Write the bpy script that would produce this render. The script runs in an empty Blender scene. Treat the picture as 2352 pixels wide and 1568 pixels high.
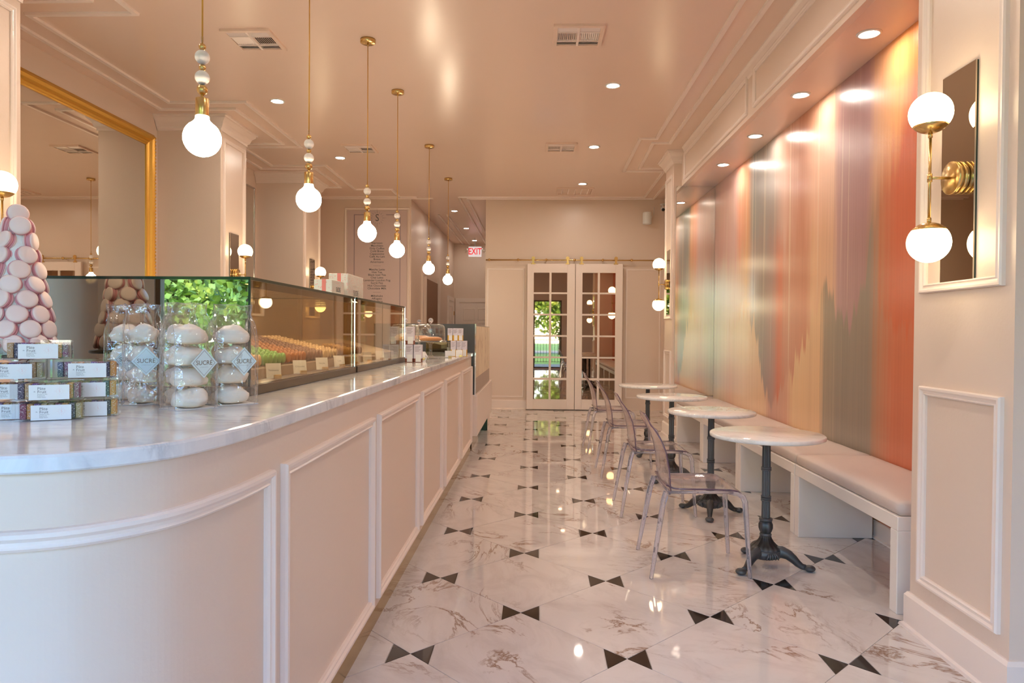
import bpy, math, random
from math import sin, cos, pi, radians as R, sqrt, atan2
from mathutils import Vector as V, Matrix, noise
rnd = random.Random(7)
scn = bpy.context.scene
col = scn.collection

# ------------------------------------------------------------------ camera, sky, sun, exposure
def look_matrix(yaw, pitch, roll, loc):
    f = V((-sin(yaw)*cos(pitch), cos(yaw)*cos(pitch), sin(pitch)))
    r = V((cos(yaw), sin(yaw), 0)); u = r.cross(f)
    r2 = r*cos(roll)+u*sin(roll); u2 = u*cos(roll)-r*sin(roll)
    m = Matrix((r2, u2, -f)).transposed().to_4x4(); m.translation = loc
    return m
cd = bpy.data.cameras.new('camera'); cam = bpy.data.objects.new('camera', cd); col.objects.link(cam)
cd.sensor_width = 36; cd.lens = 36*1601.07/2352; cd.clip_start = .05
cam.matrix_world = look_matrix(R(2.03834), R(-.778913), R(.421822), V((0, 0, 1.29)))
scn.camera = cam
vs = scn.view_settings
vs.view_transform = 'Standard'; vs.look = 'None'; vs.exposure = 1.2; vs.gamma = 1; vs.use_curve_mapping = False
cy = scn.cycles
cy.use_denoising = True; cy.max_bounces = 10; cy.diffuse_bounces = 5; cy.glossy_bounces = 6
cy.transmission_bounces = 10; cy.transparent_max_bounces = 24
cy.caustics_reflective = False; cy.caustics_refractive = False; cy.sample_clamp_indirect = 5
cy.blur_glossy = 0.3

SKY, SUN, BULB, CAN, GLOBE = 1.3, 5.0, 28.0, 210.0, 5.0
w = bpy.data.worlds.new('world'); scn.world = w; w.use_nodes = True
nt = w.node_tree; bg = nt.nodes['Background']
sky = nt.nodes.new('ShaderNodeTexSky'); sky.sky_type = 'NISHITA'; sky.sun_disc = False
sky.sun_elevation = R(48); sky.sun_rotation = R(20); sky.air_density = 1.2; sky.dust_density = .3; sky.ozone_density = 3.5
tn = nt.nodes.new('ShaderNodeMix'); tn.data_type = 'RGBA'; tn.blend_type = 'MULTIPLY'; tn.inputs[0].default_value = 1; tn.inputs[7].default_value = (.86, .96, 1.16, 1)
nt.links.new(sky.outputs[0], tn.inputs[6]); nt.links.new(tn.outputs[2], bg.inputs[0]); bg.inputs[1].default_value = SKY
sd = bpy.data.lights.new('sun', 'SUN'); sd.energy = SUN; sd.angle = R(.6); sd.color = (1, .95, .86)
so = bpy.data.objects.new('sun', sd); col.objects.link(so); so.location = (0, 20, 20)
so.rotation_euler = (R(-42), 0, R(-18))
FY = -1.5                                   # shop front plane (inside face)
OPEN = [(-3.45, -2.5, .35, 3.0), (-2.25, -.62, .06, 3.0), (-.12, .87, .02, 2.42), (1.05, 1.55, .9, 3.0)]
for (x0, x1, z0, z1) in OPEN:               # portals: guide sky sampling through the real openings
    ld = bpy.data.lights.new('daylight_portal', 'AREA'); ld.shape = 'RECTANGLE'; ld.size = x1-x0; ld.size_y = z1-z0
    ld.cycles.is_portal = True
    lo = bpy.data.objects.new('daylight_portal', ld); col.objects.link(lo)
    lo.location = ((x0+x1)/2, FY-.02, (z0+z1)/2); lo.rotation_euler = (R(90), 0, 0)

# ------------------------------------------------------------------ materials
def mat(name, base=(.8, .8, .8), rough=.5, metal=0, spec=.5, emit=None, estr=0, **k):
    m = bpy.data.materials.new(name); m.use_nodes = True
    b = m.node_tree.nodes['Principled BSDF']
    b.inputs['Base Color'].default_value = (*base, 1); b.inputs['Roughness'].default_value = rough
    b.inputs['Metallic'].default_value = metal; b.inputs['Specular IOR Level'].default_value = spec
    if emit: b.inputs['Emission Color'].default_value = (*emit, 1); b.inputs['Emission Strength'].default_value = estr
    for kk, vv in k.items(): b.inputs[kk.replace('_', ' ')].default_value = vv
    return m
def nn(m, t, **k):
    n = m.node_tree.nodes.new(t)
    for kk, vv in k.items():
        if kk in n.inputs.keys(): n.inputs[kk].default_value = vv
        else: setattr(n, kk, vv)
    return n
def lk(m, a, b): m.node_tree.links.new(a, b)
def bsdf(m): return m.node_tree.nodes['Principled BSDF']
def ramp(m, fac, stops, interp='LINEAR'):
    r = nn(m, 'ShaderNodeValToRGB'); r.color_ramp.interpolation = interp
    e = r.color_ramp.elements
    while len(e) < len(stops): e.new(.5)
    for el, (p, c) in zip(e, stops):
        el.position = p; el.color = (*c, 1) if len(c) == 3 else c
    lk(m, fac, r.inputs[0]); return r.outputs[0]
def bump(m, scale, strength, dist=.01, coord=None, detail=3):
    n = nn(m, 'ShaderNodeTexNoise', Scale=scale, Detail=detail); b = nn(m, 'ShaderNodeBump', Strength=strength, Distance=dist)
    if coord is None: coord = nn(m, 'ShaderNodeTexCoord').outputs['Object']
    lk(m, coord, n.inputs['Vector']); lk(m, n.outputs['Fac'], b.inputs['Height']); lk(m, b.outputs[0], bsdf(m).inputs['Normal'])
def math_(m, op, a, b=None, c=None):
    n = nn(m, 'ShaderNodeMath', operation=op)
    for i, x in enumerate((a, b, c)):
        if x is None: continue
        if isinstance(x, (int, float)): n.inputs[i].default_value = x
        else: lk(m, x, n.inputs[i])
    return n.outputs[0]
def mixc(m, f, a, b, mode='MIX'):
    n = nn(m, 'ShaderNodeMix', data_type='RGBA', blend_type=mode)
    for s, x in ((0, f), (6, a), (7, b)):
        if isinstance(x, (int, float)): n.inputs[s].default_value = x
        elif isinstance(x, tuple): n.inputs[s].default_value = (*x, 1)
        else: lk(m, x, n.inputs[s])
    return n.outputs[2]
def srgb(r, g, b):
    f = lambda c: (c/255/12.92) if c/255 <= .04045 else ((c/255+.055)/1.055)**2.4
    return (f(r), f(g), f(b))

PINK = srgb(226, 205, 189)
M = {}
M['paint'] = mat('pink satin paint', PINK, .34); bump(M['paint'], 60, .06)
M['trim'] = mat('pink gloss trim paint', srgb(240, 224, 214), .3)
M['ceil'] = mat('pink gloss ceiling paint', srgb(233, 207, 189), .24, spec=.6); bump(M['ceil'], 2.2, .10, .02, detail=1)
M['white_panel'] = mat('white bench laminate', srgb(236, 226, 218), .35)
M['cushion'] = mat('blush cushion leatherette', srgb(207, 190, 181), .5); bump(M['cushion'], 45, .12, .006)
M['brass'] = mat('satin brass', (.72, .49, .19), .24, 1)
M['brass_dark'] = mat('aged brass strip', (.52, .35, .14), .16, 1)
M['gilt'] = mat('gilded wood', (.66, .36, .06), .38, .65); bump(M['gilt'], 90, .25, .004)
M['mirror'] = mat('silvered mirror', (.80, .765, .70), .01, 1)
M['bronze_mirror'] = mat('bronze tinted mirror', (.42, .30, .21), .015, 1)
M['grey_mirror'] = mat('smoked mirror', (.50, .45, .38), .01, 1)
M['mirror_edge'] = mat('green glass edge', (.012, .035, .024), .1)
M['chrome'] = mat('bright steel', (.75, .75, .76), .12, 1)
M['black_metal'] = mat('black metal', (.015, .014, .013), .3)
M['sill'] = mat('dark bronze sill', (.10, .072, .05), .3, .7)
M['dark'] = mat('dark recess', (.03, .022, .017), .6)
M['vent_dark'] = mat('vent duct', (.05, .03, .02), .7)
M['brown_panel'] = mat('brown curtain panel', srgb(150, 114, 90), .6)
M['white'] = mat('white plastic', (.78, .78, .77), .4)
M['card'] = mat('white card', (.80, .79, .78), .6)
M['ink'] = mat('grey ink', (.13, .12, .12), .7)
M['ink_brown'] = mat('brown foil ink', (.16, .10, .05), .4)
M['ink_pink'] = mat('pale pink ink', (.80, .55, .55), .7)
M['pale_blue'] = mat('pale blue sticker', (.62, .72, .74), .35)
M['foil'] = mat('silver foil line', (.38, .40, .40), .35, .6)
M['ceramic'] = mat('white ceramic bead', (.80, .74, .71), .62)
M['sage'] = mat('sage slate', (.075, .08, .085), .12)
M['cream'] = mat('cream backing', srgb(244, 228, 198), .3)
M['taupe'] = mat('taupe panel', srgb(170, 152, 140), .3)
M['lilac'] = mat('lilac menu panel', srgb(206, 184, 180), .45)
M['lilac_line'] = mat('grey lilac line', srgb(150, 134, 140), .5)
M['orange_cake'] = mat('glazed orange cake', (.62, .24, .05), .35); bump(M['orange_cake'], 60, .3)
M['cream_cake'] = mat('cream icing', (.78, .64, .46), .5)
M['wood'] = mat('dark walnut', (.09, .045, .022), .45)
M['red_ribbon'] = mat('coral ribbon', (.78, .22, .17), .45)
M['bulb'] = mat('opal bulb', (.9, .9, .9), .3, emit=(1, .80, .56), estr=BULB)
M['globe'] = mat('opal globe', (.9, .88, .8), .25, emit=(1, .80, .48), estr=GLOBE)
M['can'] = mat('downlight lens', (.9, .9, .9), .3, emit=(1, .90, .78), estr=CAN)
M['can_alcove'] = mat('alcove downlight lens', (.9, .9, .9), .3, emit=(1, .90, .78), estr=80.0)
M['added_case_fill'] = mat('added case fill strip', (.9, .9, .9), .4, emit=(1, .82, .60), estr=20.0)  # unseen emitter added to brighten the macarons in the cases
M['exit_face'] = mat('lit exit face', (.5, .5, .5), .4, emit=(1, .86, .84), estr=.28)
M['exit_red'] = mat('exit red letters', (.7, .03, .04), .4, emit=(1, .04, .06), estr=.30)

def thin_glass(name, tint, ior=1.5, refl=(1, 1, 1), rough=0.0, extra=0.0, wav=None):
    m = bpy.data.materials.new(name); m.use_nodes = True; t = m.node_tree; t.nodes.remove(bsdf(m))
    out = t.nodes['Material Output']
    tr = nn(m, 'ShaderNodeBsdfTransparent'); tr.inputs[0].default_value = (*tint, 1)
    gl = nn(m, 'ShaderNodeBsdfGlossy', Roughness=rough); gl.inputs[0].default_value = (*refl, 1)
    ge = nn(m, 'ShaderNodeNewGeometry'); dt = nn(m, 'ShaderNodeVectorMath', operation='DOT_PRODUCT')
    lk(m, ge.outputs['Incoming'], dt.inputs[0]); lk(m, ge.outputs['Normal'], dt.inputs[1])
    f0 = ((ior-1)/(ior+1))**2                       # Schlick, the same from both sides of the sheet
    f = math_(m, 'MULTIPLY_ADD', math_(m, 'POWER', math_(m, 'SUBTRACT', 1.0, math_(m, 'ABSOLUTE', dt.outputs['Value'])), 5.0), 1-f0, f0+extra)
    if wav:
        n = nn(m, 'ShaderNodeTexNoise', Scale=wav[0], Detail=2.0); b = nn(m, 'ShaderNodeBump', Strength=wav[1], Distance=.01)
        tc = nn(m, 'ShaderNodeTexCoord'); lk(m, tc.outputs['Object'], n.inputs['Vector']); lk(m, n.outputs['Fac'], b.inputs['Height'])
        lk(m, b.outputs[0], gl.inputs['Normal']); lk(m, b.outputs[0], dt.inputs[1])
    mx = nn(m, 'ShaderNodeMixShader'); lk(m, f, mx.inputs[0]); lk(m, tr.outputs[0], mx.inputs[1]); lk(m, gl.outputs[0], mx.inputs[2])
    lk(m, mx.outputs[0], out.inputs[0]); return m
M['window_glass'] = thin_glass('window glass', (.95, .97, .96), 1.35)
M['case_glass'] = thin_glass('bronze tinted case glass', (.90, .85, .74), 1.45, extra=.0)
M['case_end'] = thin_glass('smoked case end glass', (.26, .23, .17), 1.6, (.9, .95, .85), extra=.34)
M['clear_glass'] = thin_glass('clear dome glass', (.95, .95, .93), 1.5, extra=.05)
M['acetate'] = thin_glass('clear acetate box', (.95, .945, .95), 1.38, extra=.01)
M['film'] = thin_glass('crinkled clear film', (.965, .96, .955), 1.5, extra=.05, rough=.06, wav=(34, 1.0))
M['gelato_glass'] = thin_glass('gelato case glass', (.93, .94, .91), 1.3, extra=.0)

def acrylic(name, tint, kt, kd):
    m = bpy.data.materials.new(name); m.use_nodes = True; t = m.node_tree; b = bsdf(m); out = t.nodes['Material Output']
    b.inputs['Base Color'].default_value = (.88, .86, .93, 1); b.inputs['Roughness'].default_value = .05
    gl = nn(m, 'ShaderNodeBsdfGlass', IOR=1.47, Roughness=0.0); gl.inputs[0].default_value = (*tint, 1)
    tr = nn(m, 'ShaderNodeBsdfTransparent'); tr.inputs[0].default_value = (*tint, 1)
    mx = nn(m, 'ShaderNodeMixShader'); mx.inputs[0].default_value = kt; m2 = nn(m, 'ShaderNodeMixShader'); m2.inputs[0].default_value = kd
    lk(m, gl.outputs[0], mx.inputs[1]); lk(m, tr.outputs[0], mx.inputs[2]); lk(m, mx.outputs[0], m2.inputs[1]); lk(m, b.outputs[0], m2.inputs[2]); lk(m, m2.outputs[0], out.inputs[0]); return m
M['acrylic'] = acrylic('clear acrylic', (.95, .925, .935), .45, .05)
M['acrylic_leg'] = acrylic('clear acrylic leg', (.95, .94, .98), .10, .15)
M['acrylic_rim'] = mat('violet acrylic rim', (.10, .06, .14), .08, Transmission_Weight=.55)

def marble(name, base, cloud, vein, scale, rough, vamt=1.0, rand=False, thin=.035, spec=.5):
    m = mat(name, base, rough, spec=spec)
    tc = nn(m, 'ShaderNodeTexCoord'); vec = tc.outputs['Object']
    if rand:
        oi = nn(m, 'ShaderNodeObjectInfo'); mu = nn(m, 'ShaderNodeVectorMath', operation='MULTIPLY_ADD')
        cb = nn(m, 'ShaderNodeCombineXYZ')
        lk(m, math_(m, 'MULTIPLY', oi.outputs['Random'], 37.0), cb.inputs[0]); lk(m, math_(m, 'MULTIPLY', oi.outputs['Random'], 91.0), cb.inputs[1])
        vr = nn(m, 'ShaderNodeVectorRotate'); vr.rotation_type = 'Z_AXIS'; lk(m, vec, vr.inputs['Vector'])
        lk(m, math_(m, 'MULTIPLY', math_(m, 'FRACT', math_(m, 'MULTIPLY', oi.outputs['Random'], 53.0)), 1.6), vr.inputs['Angle'])
        ad = nn(m, 'ShaderNodeVectorMath', operation='ADD'); lk(m, vr.outputs[0], ad.inputs[0]); lk(m, cb.outputs[0], ad.inputs[1]); vec = ad.outputs[0]
    mp = nn(m, 'ShaderNodeMapping'); mp.inputs['Scale'].default_value = (scale, scale*1.9, scale); mp.inputs['Rotation'].default_value = (0, 0, R(35)); lk(m, vec, mp.inputs['Vector']); vec = mp.outputs[0]
    n1 = nn(m, 'ShaderNodeTexNoise', Scale=1.0, Detail=7.0, Roughness=.62, Distortion=1.4); lk(m, vec, n1.inputs['Vector'])
    n2 = nn(m, 'ShaderNodeTexNoise', Scale=.9, Detail=2.0); lk(m, vec, n2.inputs['Vector'])
    n3 = nn(m, 'ShaderNodeTexNoise', Scale=2.2, Detail=6.0, Roughness=.65, Distortion=.6); lk(m, vec, n3.inputs['Vector'])
    d = math_(m, 'ABSOLUTE', math_(m, 'SUBTRACT', n1.outputs['Fac'], .5))
    v = ramp(m, d, [(0, (1, 1, 1)), (thin*.35, (.55, .55, .55)), (thin, (0, 0, 0))])
    msk = ramp(m, n2.outputs['Fac'], [(.47, (0, 0, 0)), (.62, (1, 1, 1))])
    f = math_(m, 'MULTIPLY', math_(m, 'MULTIPLY', v, msk), vamt)
    c1 = mixc(m, ramp(m, n3.outputs['Fac'], [(.45, (0, 0, 0)), (.75, (1, 1, 1))]), tuple(base), tuple(cloud))
    lk(m, mixc(m, f, c1, tuple(vein)), bsdf(m).inputs['Base Color']); return m
M['tile'] = marble('polished marble tile', srgb(220, 212, 207), srgb(201, 191, 186), srgb(146, 114, 92), 1.5, .03, 1.0, True, .026, .95)
M['tile_black'] = marble('polished dark marble inlay', (.020, .014, .012), (.035, .025, .02), (.12, .09, .07), 6, .05, .6, True)
M['counter_marble'] = marble('grey white marble slab', srgb(226, 226, 228), srgb(203, 206, 212), srgb(150, 152, 160), 2.6, .10, .55, False, .06)
M['table_marble'] = marble('white marble table top', srgb(238, 234, 229), srgb(224, 219, 213), srgb(185, 178, 170), 4, .08, .5, True)
M['onyx'] = marble('cream onyx panel', srgb(240, 224, 194), srgb(228, 206, 170), srgb(150, 104, 58), 2.2, .3, .8, False, .06)
M['grout'] = mat('pale grout', srgb(214, 206, 200), .7)
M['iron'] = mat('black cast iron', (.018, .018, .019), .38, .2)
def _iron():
    m = M['iron']; g = nn(m, 'ShaderNodeNewGeometry'); lk(m, ramp(m, g.outputs['Pointiness'], [(.50, (.010, .010, .011)), (.58, (.09, .092, .095))]), bsdf(m).inputs['Base Color'])  # highlight painted into the base colour: raised edges lighter
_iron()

def mural_mat():
    m = mat('dripping colour mural', rough=.27, spec=.55)
    tc = nn(m, 'ShaderNodeTexCoord'); sp = nn(m, 'ShaderNodeSeparateXYZ'); lk(m, tc.outputs['Object'], sp.inputs[0])
    y, z = sp.outputs[1], sp.outputs[2]
    def n1d(scale, det=2.0, off=0.0):
        cb = nn(m, 'ShaderNodeCombineXYZ'); lk(m, math_(m, 'ADD', y, off), cb.inputs[0]); lk(m, math_(m, 'MULTIPLY', z, .012), cb.inputs[1])
        n = nn(m, 'ShaderNodeTexNoise', Scale=scale, Detail=det); lk(m, cb.outputs[0], n.inputs['Vector']); return n.outputs['Fac']
    fine = n1d(38, 3); drip = n1d(14, 4, 7.0); blur = n1d(5, 2, 3.0)
    # position along the wall, jittered by the streaks
    t = math_(m, 'DIVIDE', math_(m, 'SUBTRACT', math_(m, 'ADD', y, math_(m, 'MULTIPLY', math_(m, 'SUBTRACT', fine, .5), .20)), 3.1), 5.6)
    P = lambda yy: (yy-3.1)/5.6
    S = srgb
    up = ramp(m, t, [(P(3.1), S(222, 120, 66)), (P(4.05), S(232, 146, 84)), (P(4.3), S(236, 168, 104)), (P(4.55), S(206, 156, 124)), (P(4.68), S(170, 128, 128)),
        (P(5.08), S(178, 140, 140)), (P(5.2), S(228, 184, 158)), (P(5.55), S(234, 182, 152)), (P(5.8), S(206, 142, 114)), (P(6.2), S(222, 178, 158)), (P(6.5), S(166, 152, 144)),
        (P(7.1), S(152, 148, 142)), (P(7.25), S(230, 168, 124)), (P(7.55), S(240, 164, 134)), (P(7.75), S(226, 182, 172)), (P(8.3), S(226, 172, 158))])
    mid = ramp(m, t, [(P(3.1), S(200, 94, 56)), (P(4.3), S(206, 104, 66)), (P(4.48), S(190, 120, 84)), (P(4.58), S(164, 130, 106)), (P(4.7), S(166, 126, 122)), (P(5.08), S(180, 142, 140)), (P(5.2), S(216, 172, 142)),
        (P(5.55), S(226, 178, 140)), (P(5.7), S(202, 138, 108)), (P(6.15), S(206, 148, 122)), (P(6.3), S(212, 126, 98)), (P(6.5), S(176, 142, 132)), (P(6.75), S(158, 142, 134)), (P(7.1), S(180, 158, 144)), (P(7.3), S(228, 176, 128)),
        (P(7.7), S(234, 190, 166)), (P(8.1), S(228, 196, 178)), (P(8.4), S(226, 200, 182))])
    low = ramp(m, t, [(P(3.1), S(200, 98, 62)), (P(4.3), S(204, 116, 82)), (P(4.5), S(182, 128, 98)), (P(4.62), S(146, 130, 114)), (P(5.05), S(148, 134, 118)), (P(5.32), S(162, 142, 120)),
        (P(5.42), S(224, 182, 140)), (P(5.95), S(228, 188, 144)), (P(6.1), S(214, 160, 132)), (P(6.5), S(200, 152, 136)), (P(6.7), S(228, 188, 152)), (P(7.4), S(234, 198, 164)), (P(7.9), S(228, 186, 160)), (P(8.4), S(226, 206, 180))])
    gy = lambda v: (v, v, v)
    t0 = math_(m, 'DIVIDE', math_(m, 'SUBTRACT', y, 3.1), 5.6)
    e1 = ramp(m, t0, [(P(3.1), gy(3.3/4)), (P(4.1), gy(2.85/4)), (P(4.3), gy(2.45/4)), (P(4.62), gy(2.05/4)), (P(5.1), gy(2.1/4)), (P(6.3), gy(2.1/4)), (P(7), gy(2.25/4)), (P(8.3), gy(2.0/4))])
    e2 = ramp(m, t0, [(P(3.1), gy(1.1/4)), (P(4.5), gy(1.4/4)), (P(4.6), gy(2.0/4)), (P(4.68), gy(1.62/4)), (P(4.9), gy(1.36/4)), (P(5.12), gy(1.46/4)), (P(5.3), gy(1.62/4)), (P(5.5), gy(1.5/4)), (P(5.75), gy(1.15/4)), (P(6.1), gy(.9/4)), (P(6.5), gy(.6/4)), (P(6.8), gy(.9/4)), (P(7.0), gy(1.4/4)), (P(7.4), gy(1.5/4)), (P(8.3), gy(1.3/4))])
    zz = math_(m, 'ADD', z, math_(m, 'MULTIPLY', math_(m, 'SUBTRACT', drip, .5), .75))
    def step(e, wd):
        mr = nn(m, 'ShaderNodeMapRange'); mr.interpolation_type = 'SMOOTHSTEP'
        lk(m, math_(m, 'SUBTRACT', zz, math_(m, 'MULTIPLY', e, 4.0)), mr.inputs[0]); mr.inputs[1].default_value = -wd; mr.inputs[2].default_value = wd; return mr.outputs[0]
    c = mixc(m, step(e1, .22), mid, up); c = mixc(m, step(e2, .05), low, c)
    st = ramp(m, fine, [(.3, (.86, .86, .87)), (.55, (1, 1, 1)), (.72, (1.0, .97, .93))])
    c = mixc(m, .55, c, st, 'MULTIPLY')
    pale = ramp(m, n1d(22, 1, 11.0), [(.66, (0, 0, 0)), (.70, (1, 1, 1))])
    c = mixc(m, math_(m, 'MULTIPLY', pale, .35), c, S(240, 214, 180))
    lk(m, c, bsdf(m).inputs['Base Color'])
    b = nn(m, 'ShaderNodeBump', Strength=.10, Distance=.01); lk(m, fine, b.inputs['Height']); lk(m, b.outputs[0], bsdf(m).inputs['Normal'])
    return m
M['mural'] = mural_mat()

# ------------------------------------------------------------------ mesh building
class MB:
    def __init__(s): s.v = []; s.f = []; s.m = []; s.sm = []
    def add(s, vs, fs, mi=0, smooth=False, T=None):
        o = len(s.v)
        s.v += [tuple(T @ V(p)) if T else tuple(p) for p in vs]
        for f in fs: s.f.append([i+o for i in f]); s.m.append(mi); s.sm.append(smooth)
        return s
    def box(s, x0, x1, y0, y1, z0, z1, mi=0, T=None, b=0):
        if b <= 0:
            vs = [(x, y, z) for z in (z0, z1) for y in (y0, y1) for x in (x0, x1)]
            return s.add(vs, [(0, 2, 3, 1), (4, 5, 7, 6), (0, 1, 5, 4), (2, 6, 7, 3), (0, 4, 6, 2), (1, 3, 7, 5)], mi, False, T)
        X, Y, Z = (x0, x1), (y0, y1), (z0, z1); vs = []; idx = {}
        for i in (0, 1):
            for j in (0, 1):
                for k in (0, 1):
                    px, py, pz = X[i], Y[j], Z[k]; dx, dy, dz = (b if i == 0 else -b), (b if j == 0 else -b), (b if k == 0 else -b)
                    idx[i, j, k, 'x'] = len(vs); vs.append((px, py+dy, pz+dz))
                    idx[i, j, k, 'y'] = len(vs); vs.append((px+dx, py, pz+dz))
                    idx[i, j, k, 'z'] = len(vs); vs.append((px+dx, py+dy, pz))
        fs = []
        for a in (0, 1):
            q = [(0, 0), (1, 0), (1, 1), (0, 1)]
            fx = [idx[a, j, k, 'x'] for j, k in q]; fs.append(fx if a else fx[::-1])
            fy = [idx[i, a, k, 'y'] for i, k in q]; fs.append(fy[::-1] if a else fy)
            fz = [idx[i, j, a, 'z'] for i, j in q]; fs.append(fz if a else fz[::-1])
        for c in idx and [(i, j, k) for i in (0, 1) for j in (0, 1) for k in (0, 1)]:
            t3 = [idx[(*c, 'x')], idx[(*c, 'y')], idx[(*c, 'z')]]; fs.append(t3 if (sum(c) % 2) else t3[::-1])
        for j in (0, 1):
            for k in (0, 1): fs.append([idx[0, j, k, 'y'], idx[1, j, k, 'y'], idx[1, j, k, 'z'], idx[0, j, k, 'z']][::(1 if (j+k) % 2 == 0 else -1)])
        for i in (0, 1):
            for k in (0, 1): fs.append([idx[i, 0, k, 'x'], idx[i, 1, k, 'x'], idx[i, 1, k, 'z'], idx[i, 0, k, 'z']][::(-1 if (i+k) % 2 == 0 else 1)])
        for i in (0, 1):
            for j in (0, 1): fs.append([idx[i, j, 0, 'x'], idx[i, j, 1, 'x'], idx[i, j, 1, 'y'], idx[i, j, 0, 'y']][::(1 if (i+j) % 2 == 0 else -1)])
        return s.add(vs, fs, mi, False, T)
    def quad(s, pts, mi=0, T=None): return s.add(pts, [tuple(range(len(pts)))], mi, False, T)
    def prism(s, poly, z0, z1, mi=0, T=None):
        n = len(poly); vs = [(x, y, z0) for x, y in poly]+[(x, y, z1) for x, y in poly]
        fs = [tuple(range(n))[::-1], tuple(range(n, 2*n))]+[(i, (i+1) % n, n+(i+1) % n, n+i) for i in range(n)]
        return s.add(vs, fs, mi, False, T)
    def lathe(s, prof, n=24, mi=0, T=None, smooth=True, mod=None):
        vs = []; fs = []
        for (r, z) in prof:
            for i in range(n):
                a = 2*pi*i/n; rr = r*(mod(i, z) if mod else 1); vs.append((rr*cos(a), rr*sin(a), z))
        for j in range(len(prof)-1):
            for i in range(n):
                k = (i+1) % n; fs.append((j*n+i, j*n+k, (j+1)*n+k, (j+1)*n+i))
        if prof[0][0] > 1e-6: fs.append(tuple(range(n))[::-1])
        if prof[-1][0] > 1e-6: fs.append(tuple((len(prof)-1)*n+i for i in range(n)))
        return s.add(vs, fs, mi, smooth, T)
    def sphere(s, c, r, n=24, k=14, mi=0, sc=(1, 1, 1)):
        T = Matrix.Translation(c) @ Matrix.Diagonal((*sc, 1))
        return s.lathe([(r*sin(pi*j/k) if 0 < j < k else 0, -r*cos(pi*j/k)) for j in range(k+1)], n, mi, T)
    def tube(s, pts, rad, n=10, mi=0, smooth=True, cap=True, sq=None):
        pts = [V(p) for p in pts]; N = len(pts)
        rad = rad if isinstance(rad, (list, tuple)) else [rad]*N
        up = None; vs = []; fs = []
        for i, p in enumerate(pts):
            t = ((pts[min(i+1, N-1)]-p).normalized()+(p-pts[max(i-1, 0)]).normalized()).normalized()
            if up is None: up = V((0, 0, 1)) if abs(t.z) < .9 else V((1, 0, 0))
            a = up.cross(t).normalized(); b = t.cross(a); up = b
            for k in range(n):
                g = 2*pi*(k+.5)/n
                rx, ry = (rad[i], rad[i]) if sq is None else (rad[i]*sq[0], rad[i]*sq[1])
                vs.append(p+a*cos(g)*rx+b*sin(g)*ry)
        for i in range(N-1):
            for k in range(n):
                q = (k+1) % n; fs.append((i*n+k, i*n+q, (i+1)*n+q, (i+1)*n+k))
        if cap: fs += [tuple(range(n))[::-1], tuple((N-1)*n+k for k in range(n))]
        return s.add(vs, fs, mi, smooth)
    def sheet(s, fn, nu, nv, th, mi=0, rim=None, smooth=True):
        """closed thin solid over fn(u, v); th along the surface normal"""
        P = [[V(fn(i/nu, j/nv)) for j in range(nv+1)] for i in range(nu+1)]
        vs = []; idx = lambda i, j, k: (i*(nv+1)+j)*2+k
        for i in range(nu+1):
            for j in range(nv+1):
                du = P[min(i+1, nu)][j]-P[max(i-1, 0)][j]; dv = P[i][min(j+1, nv)]-P[i][max(j-1, 0)]
                nrm = du.cross(dv); nrm = nrm.normalized() if nrm.length > 1e-12 else V((0, 0, 1))
                vs += [P[i][j]+nrm*th/2, P[i][j]-nrm*th/2]
        fs = []; rf = []
        for i in range(nu):
            for j in range(nv):
                fs.append((idx(i, j, 0), idx(i+1, j, 0), idx(i+1, j+1, 0), idx(i, j+1, 0)))
                fs.append((idx(i, j, 1), idx(i, j+1, 1), idx(i+1, j+1, 1), idx(i+1, j, 1)))
        for i in range(nu):
            rf.append((idx(i, 0, 0), idx(i, 0, 1), idx(i+1, 0, 1), idx(i+1, 0, 0))); rf.append((idx(i, nv, 0), idx(i+1, nv, 0), idx(i+1, nv, 1), idx(i, nv, 1)))
        for j in range(nv):
            rf.append((idx(0, j, 0), idx(0, j+1, 0), idx(0, j+1, 1), idx(0, j, 1))); rf.append((idx(nu, j, 0), idx(nu, j, 1), idx(nu, j+1, 1), idx(nu, j+1, 0)))
        s.add(vs, fs+rf, mi, smooth)
        if rim is not None:
            for q in range(len(s.f)-len(rf), len(s.f)): s.m[q] = rim
        return s
    def frame(s, mapf, a0, a1, b0, b1, prof, mi=0, na=1):
        """rectangular moulding: prof = (inset outward u, height h); mapf(a, b, h) -> point; na subdivides the a sides"""
        ring = []
        def loop(u):
            A0, A1, B0, B1 = a0-u, a1+u, b0-u, b1+u
            L = [(A0+(A1-A0)*i/na, B0) for i in range(na)]+[(A1, B0)]+[(A1-(A1-A0)*i/na, B1) for i in range(na)]+[(A0, B1)]
            return L
        vs = []; n = None
        for (u, h) in prof:
            L = loop(u); n = len(L); vs += [mapf(a, b, h) for a, b in L]
        fs = []
        for j in range(len(prof)-1):
            for i in range(n):
                k = (i+1) % n; fs.append((j*n+i, j*n+k, (j+1)*n+k, (j+1)*n+i))
        return s.add(vs, fs, mi)
    def sweep(s, path, prof, closed=False, mi=0, z=0.0, cap=True):
        """prof (offset to the right of travel, z) along a horizontal path, mitred"""
        n = len(path); vs = []; m = len(prof)
        for i in range(n):
            p = V(path[i]).to_2d()
            def d(a, b): return (V(path[b % n]).to_2d()-V(path[a % n]).to_2d()).normalized()
            if closed: d0, d1 = d(i-1, i), d(i, i+1)
            else: d0 = d(i-1, i) if i > 0 else d(0, 1); d1 = d(i, i+1) if i < n-1 else d(n-2, n-1)
            n0 = V((d0.y, -d0.x)); n1 = V((d1.y, -d1.x)); mm = (n0+n1); mm = mm.normalized() if mm.length > 1e-6 else n0
            k = 1/max(.25, mm.dot(n0))
            for (o, zz) in prof: q = p+mm*o*k; vs.append((q.x, q.y, z+zz))
        fs = []
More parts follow.
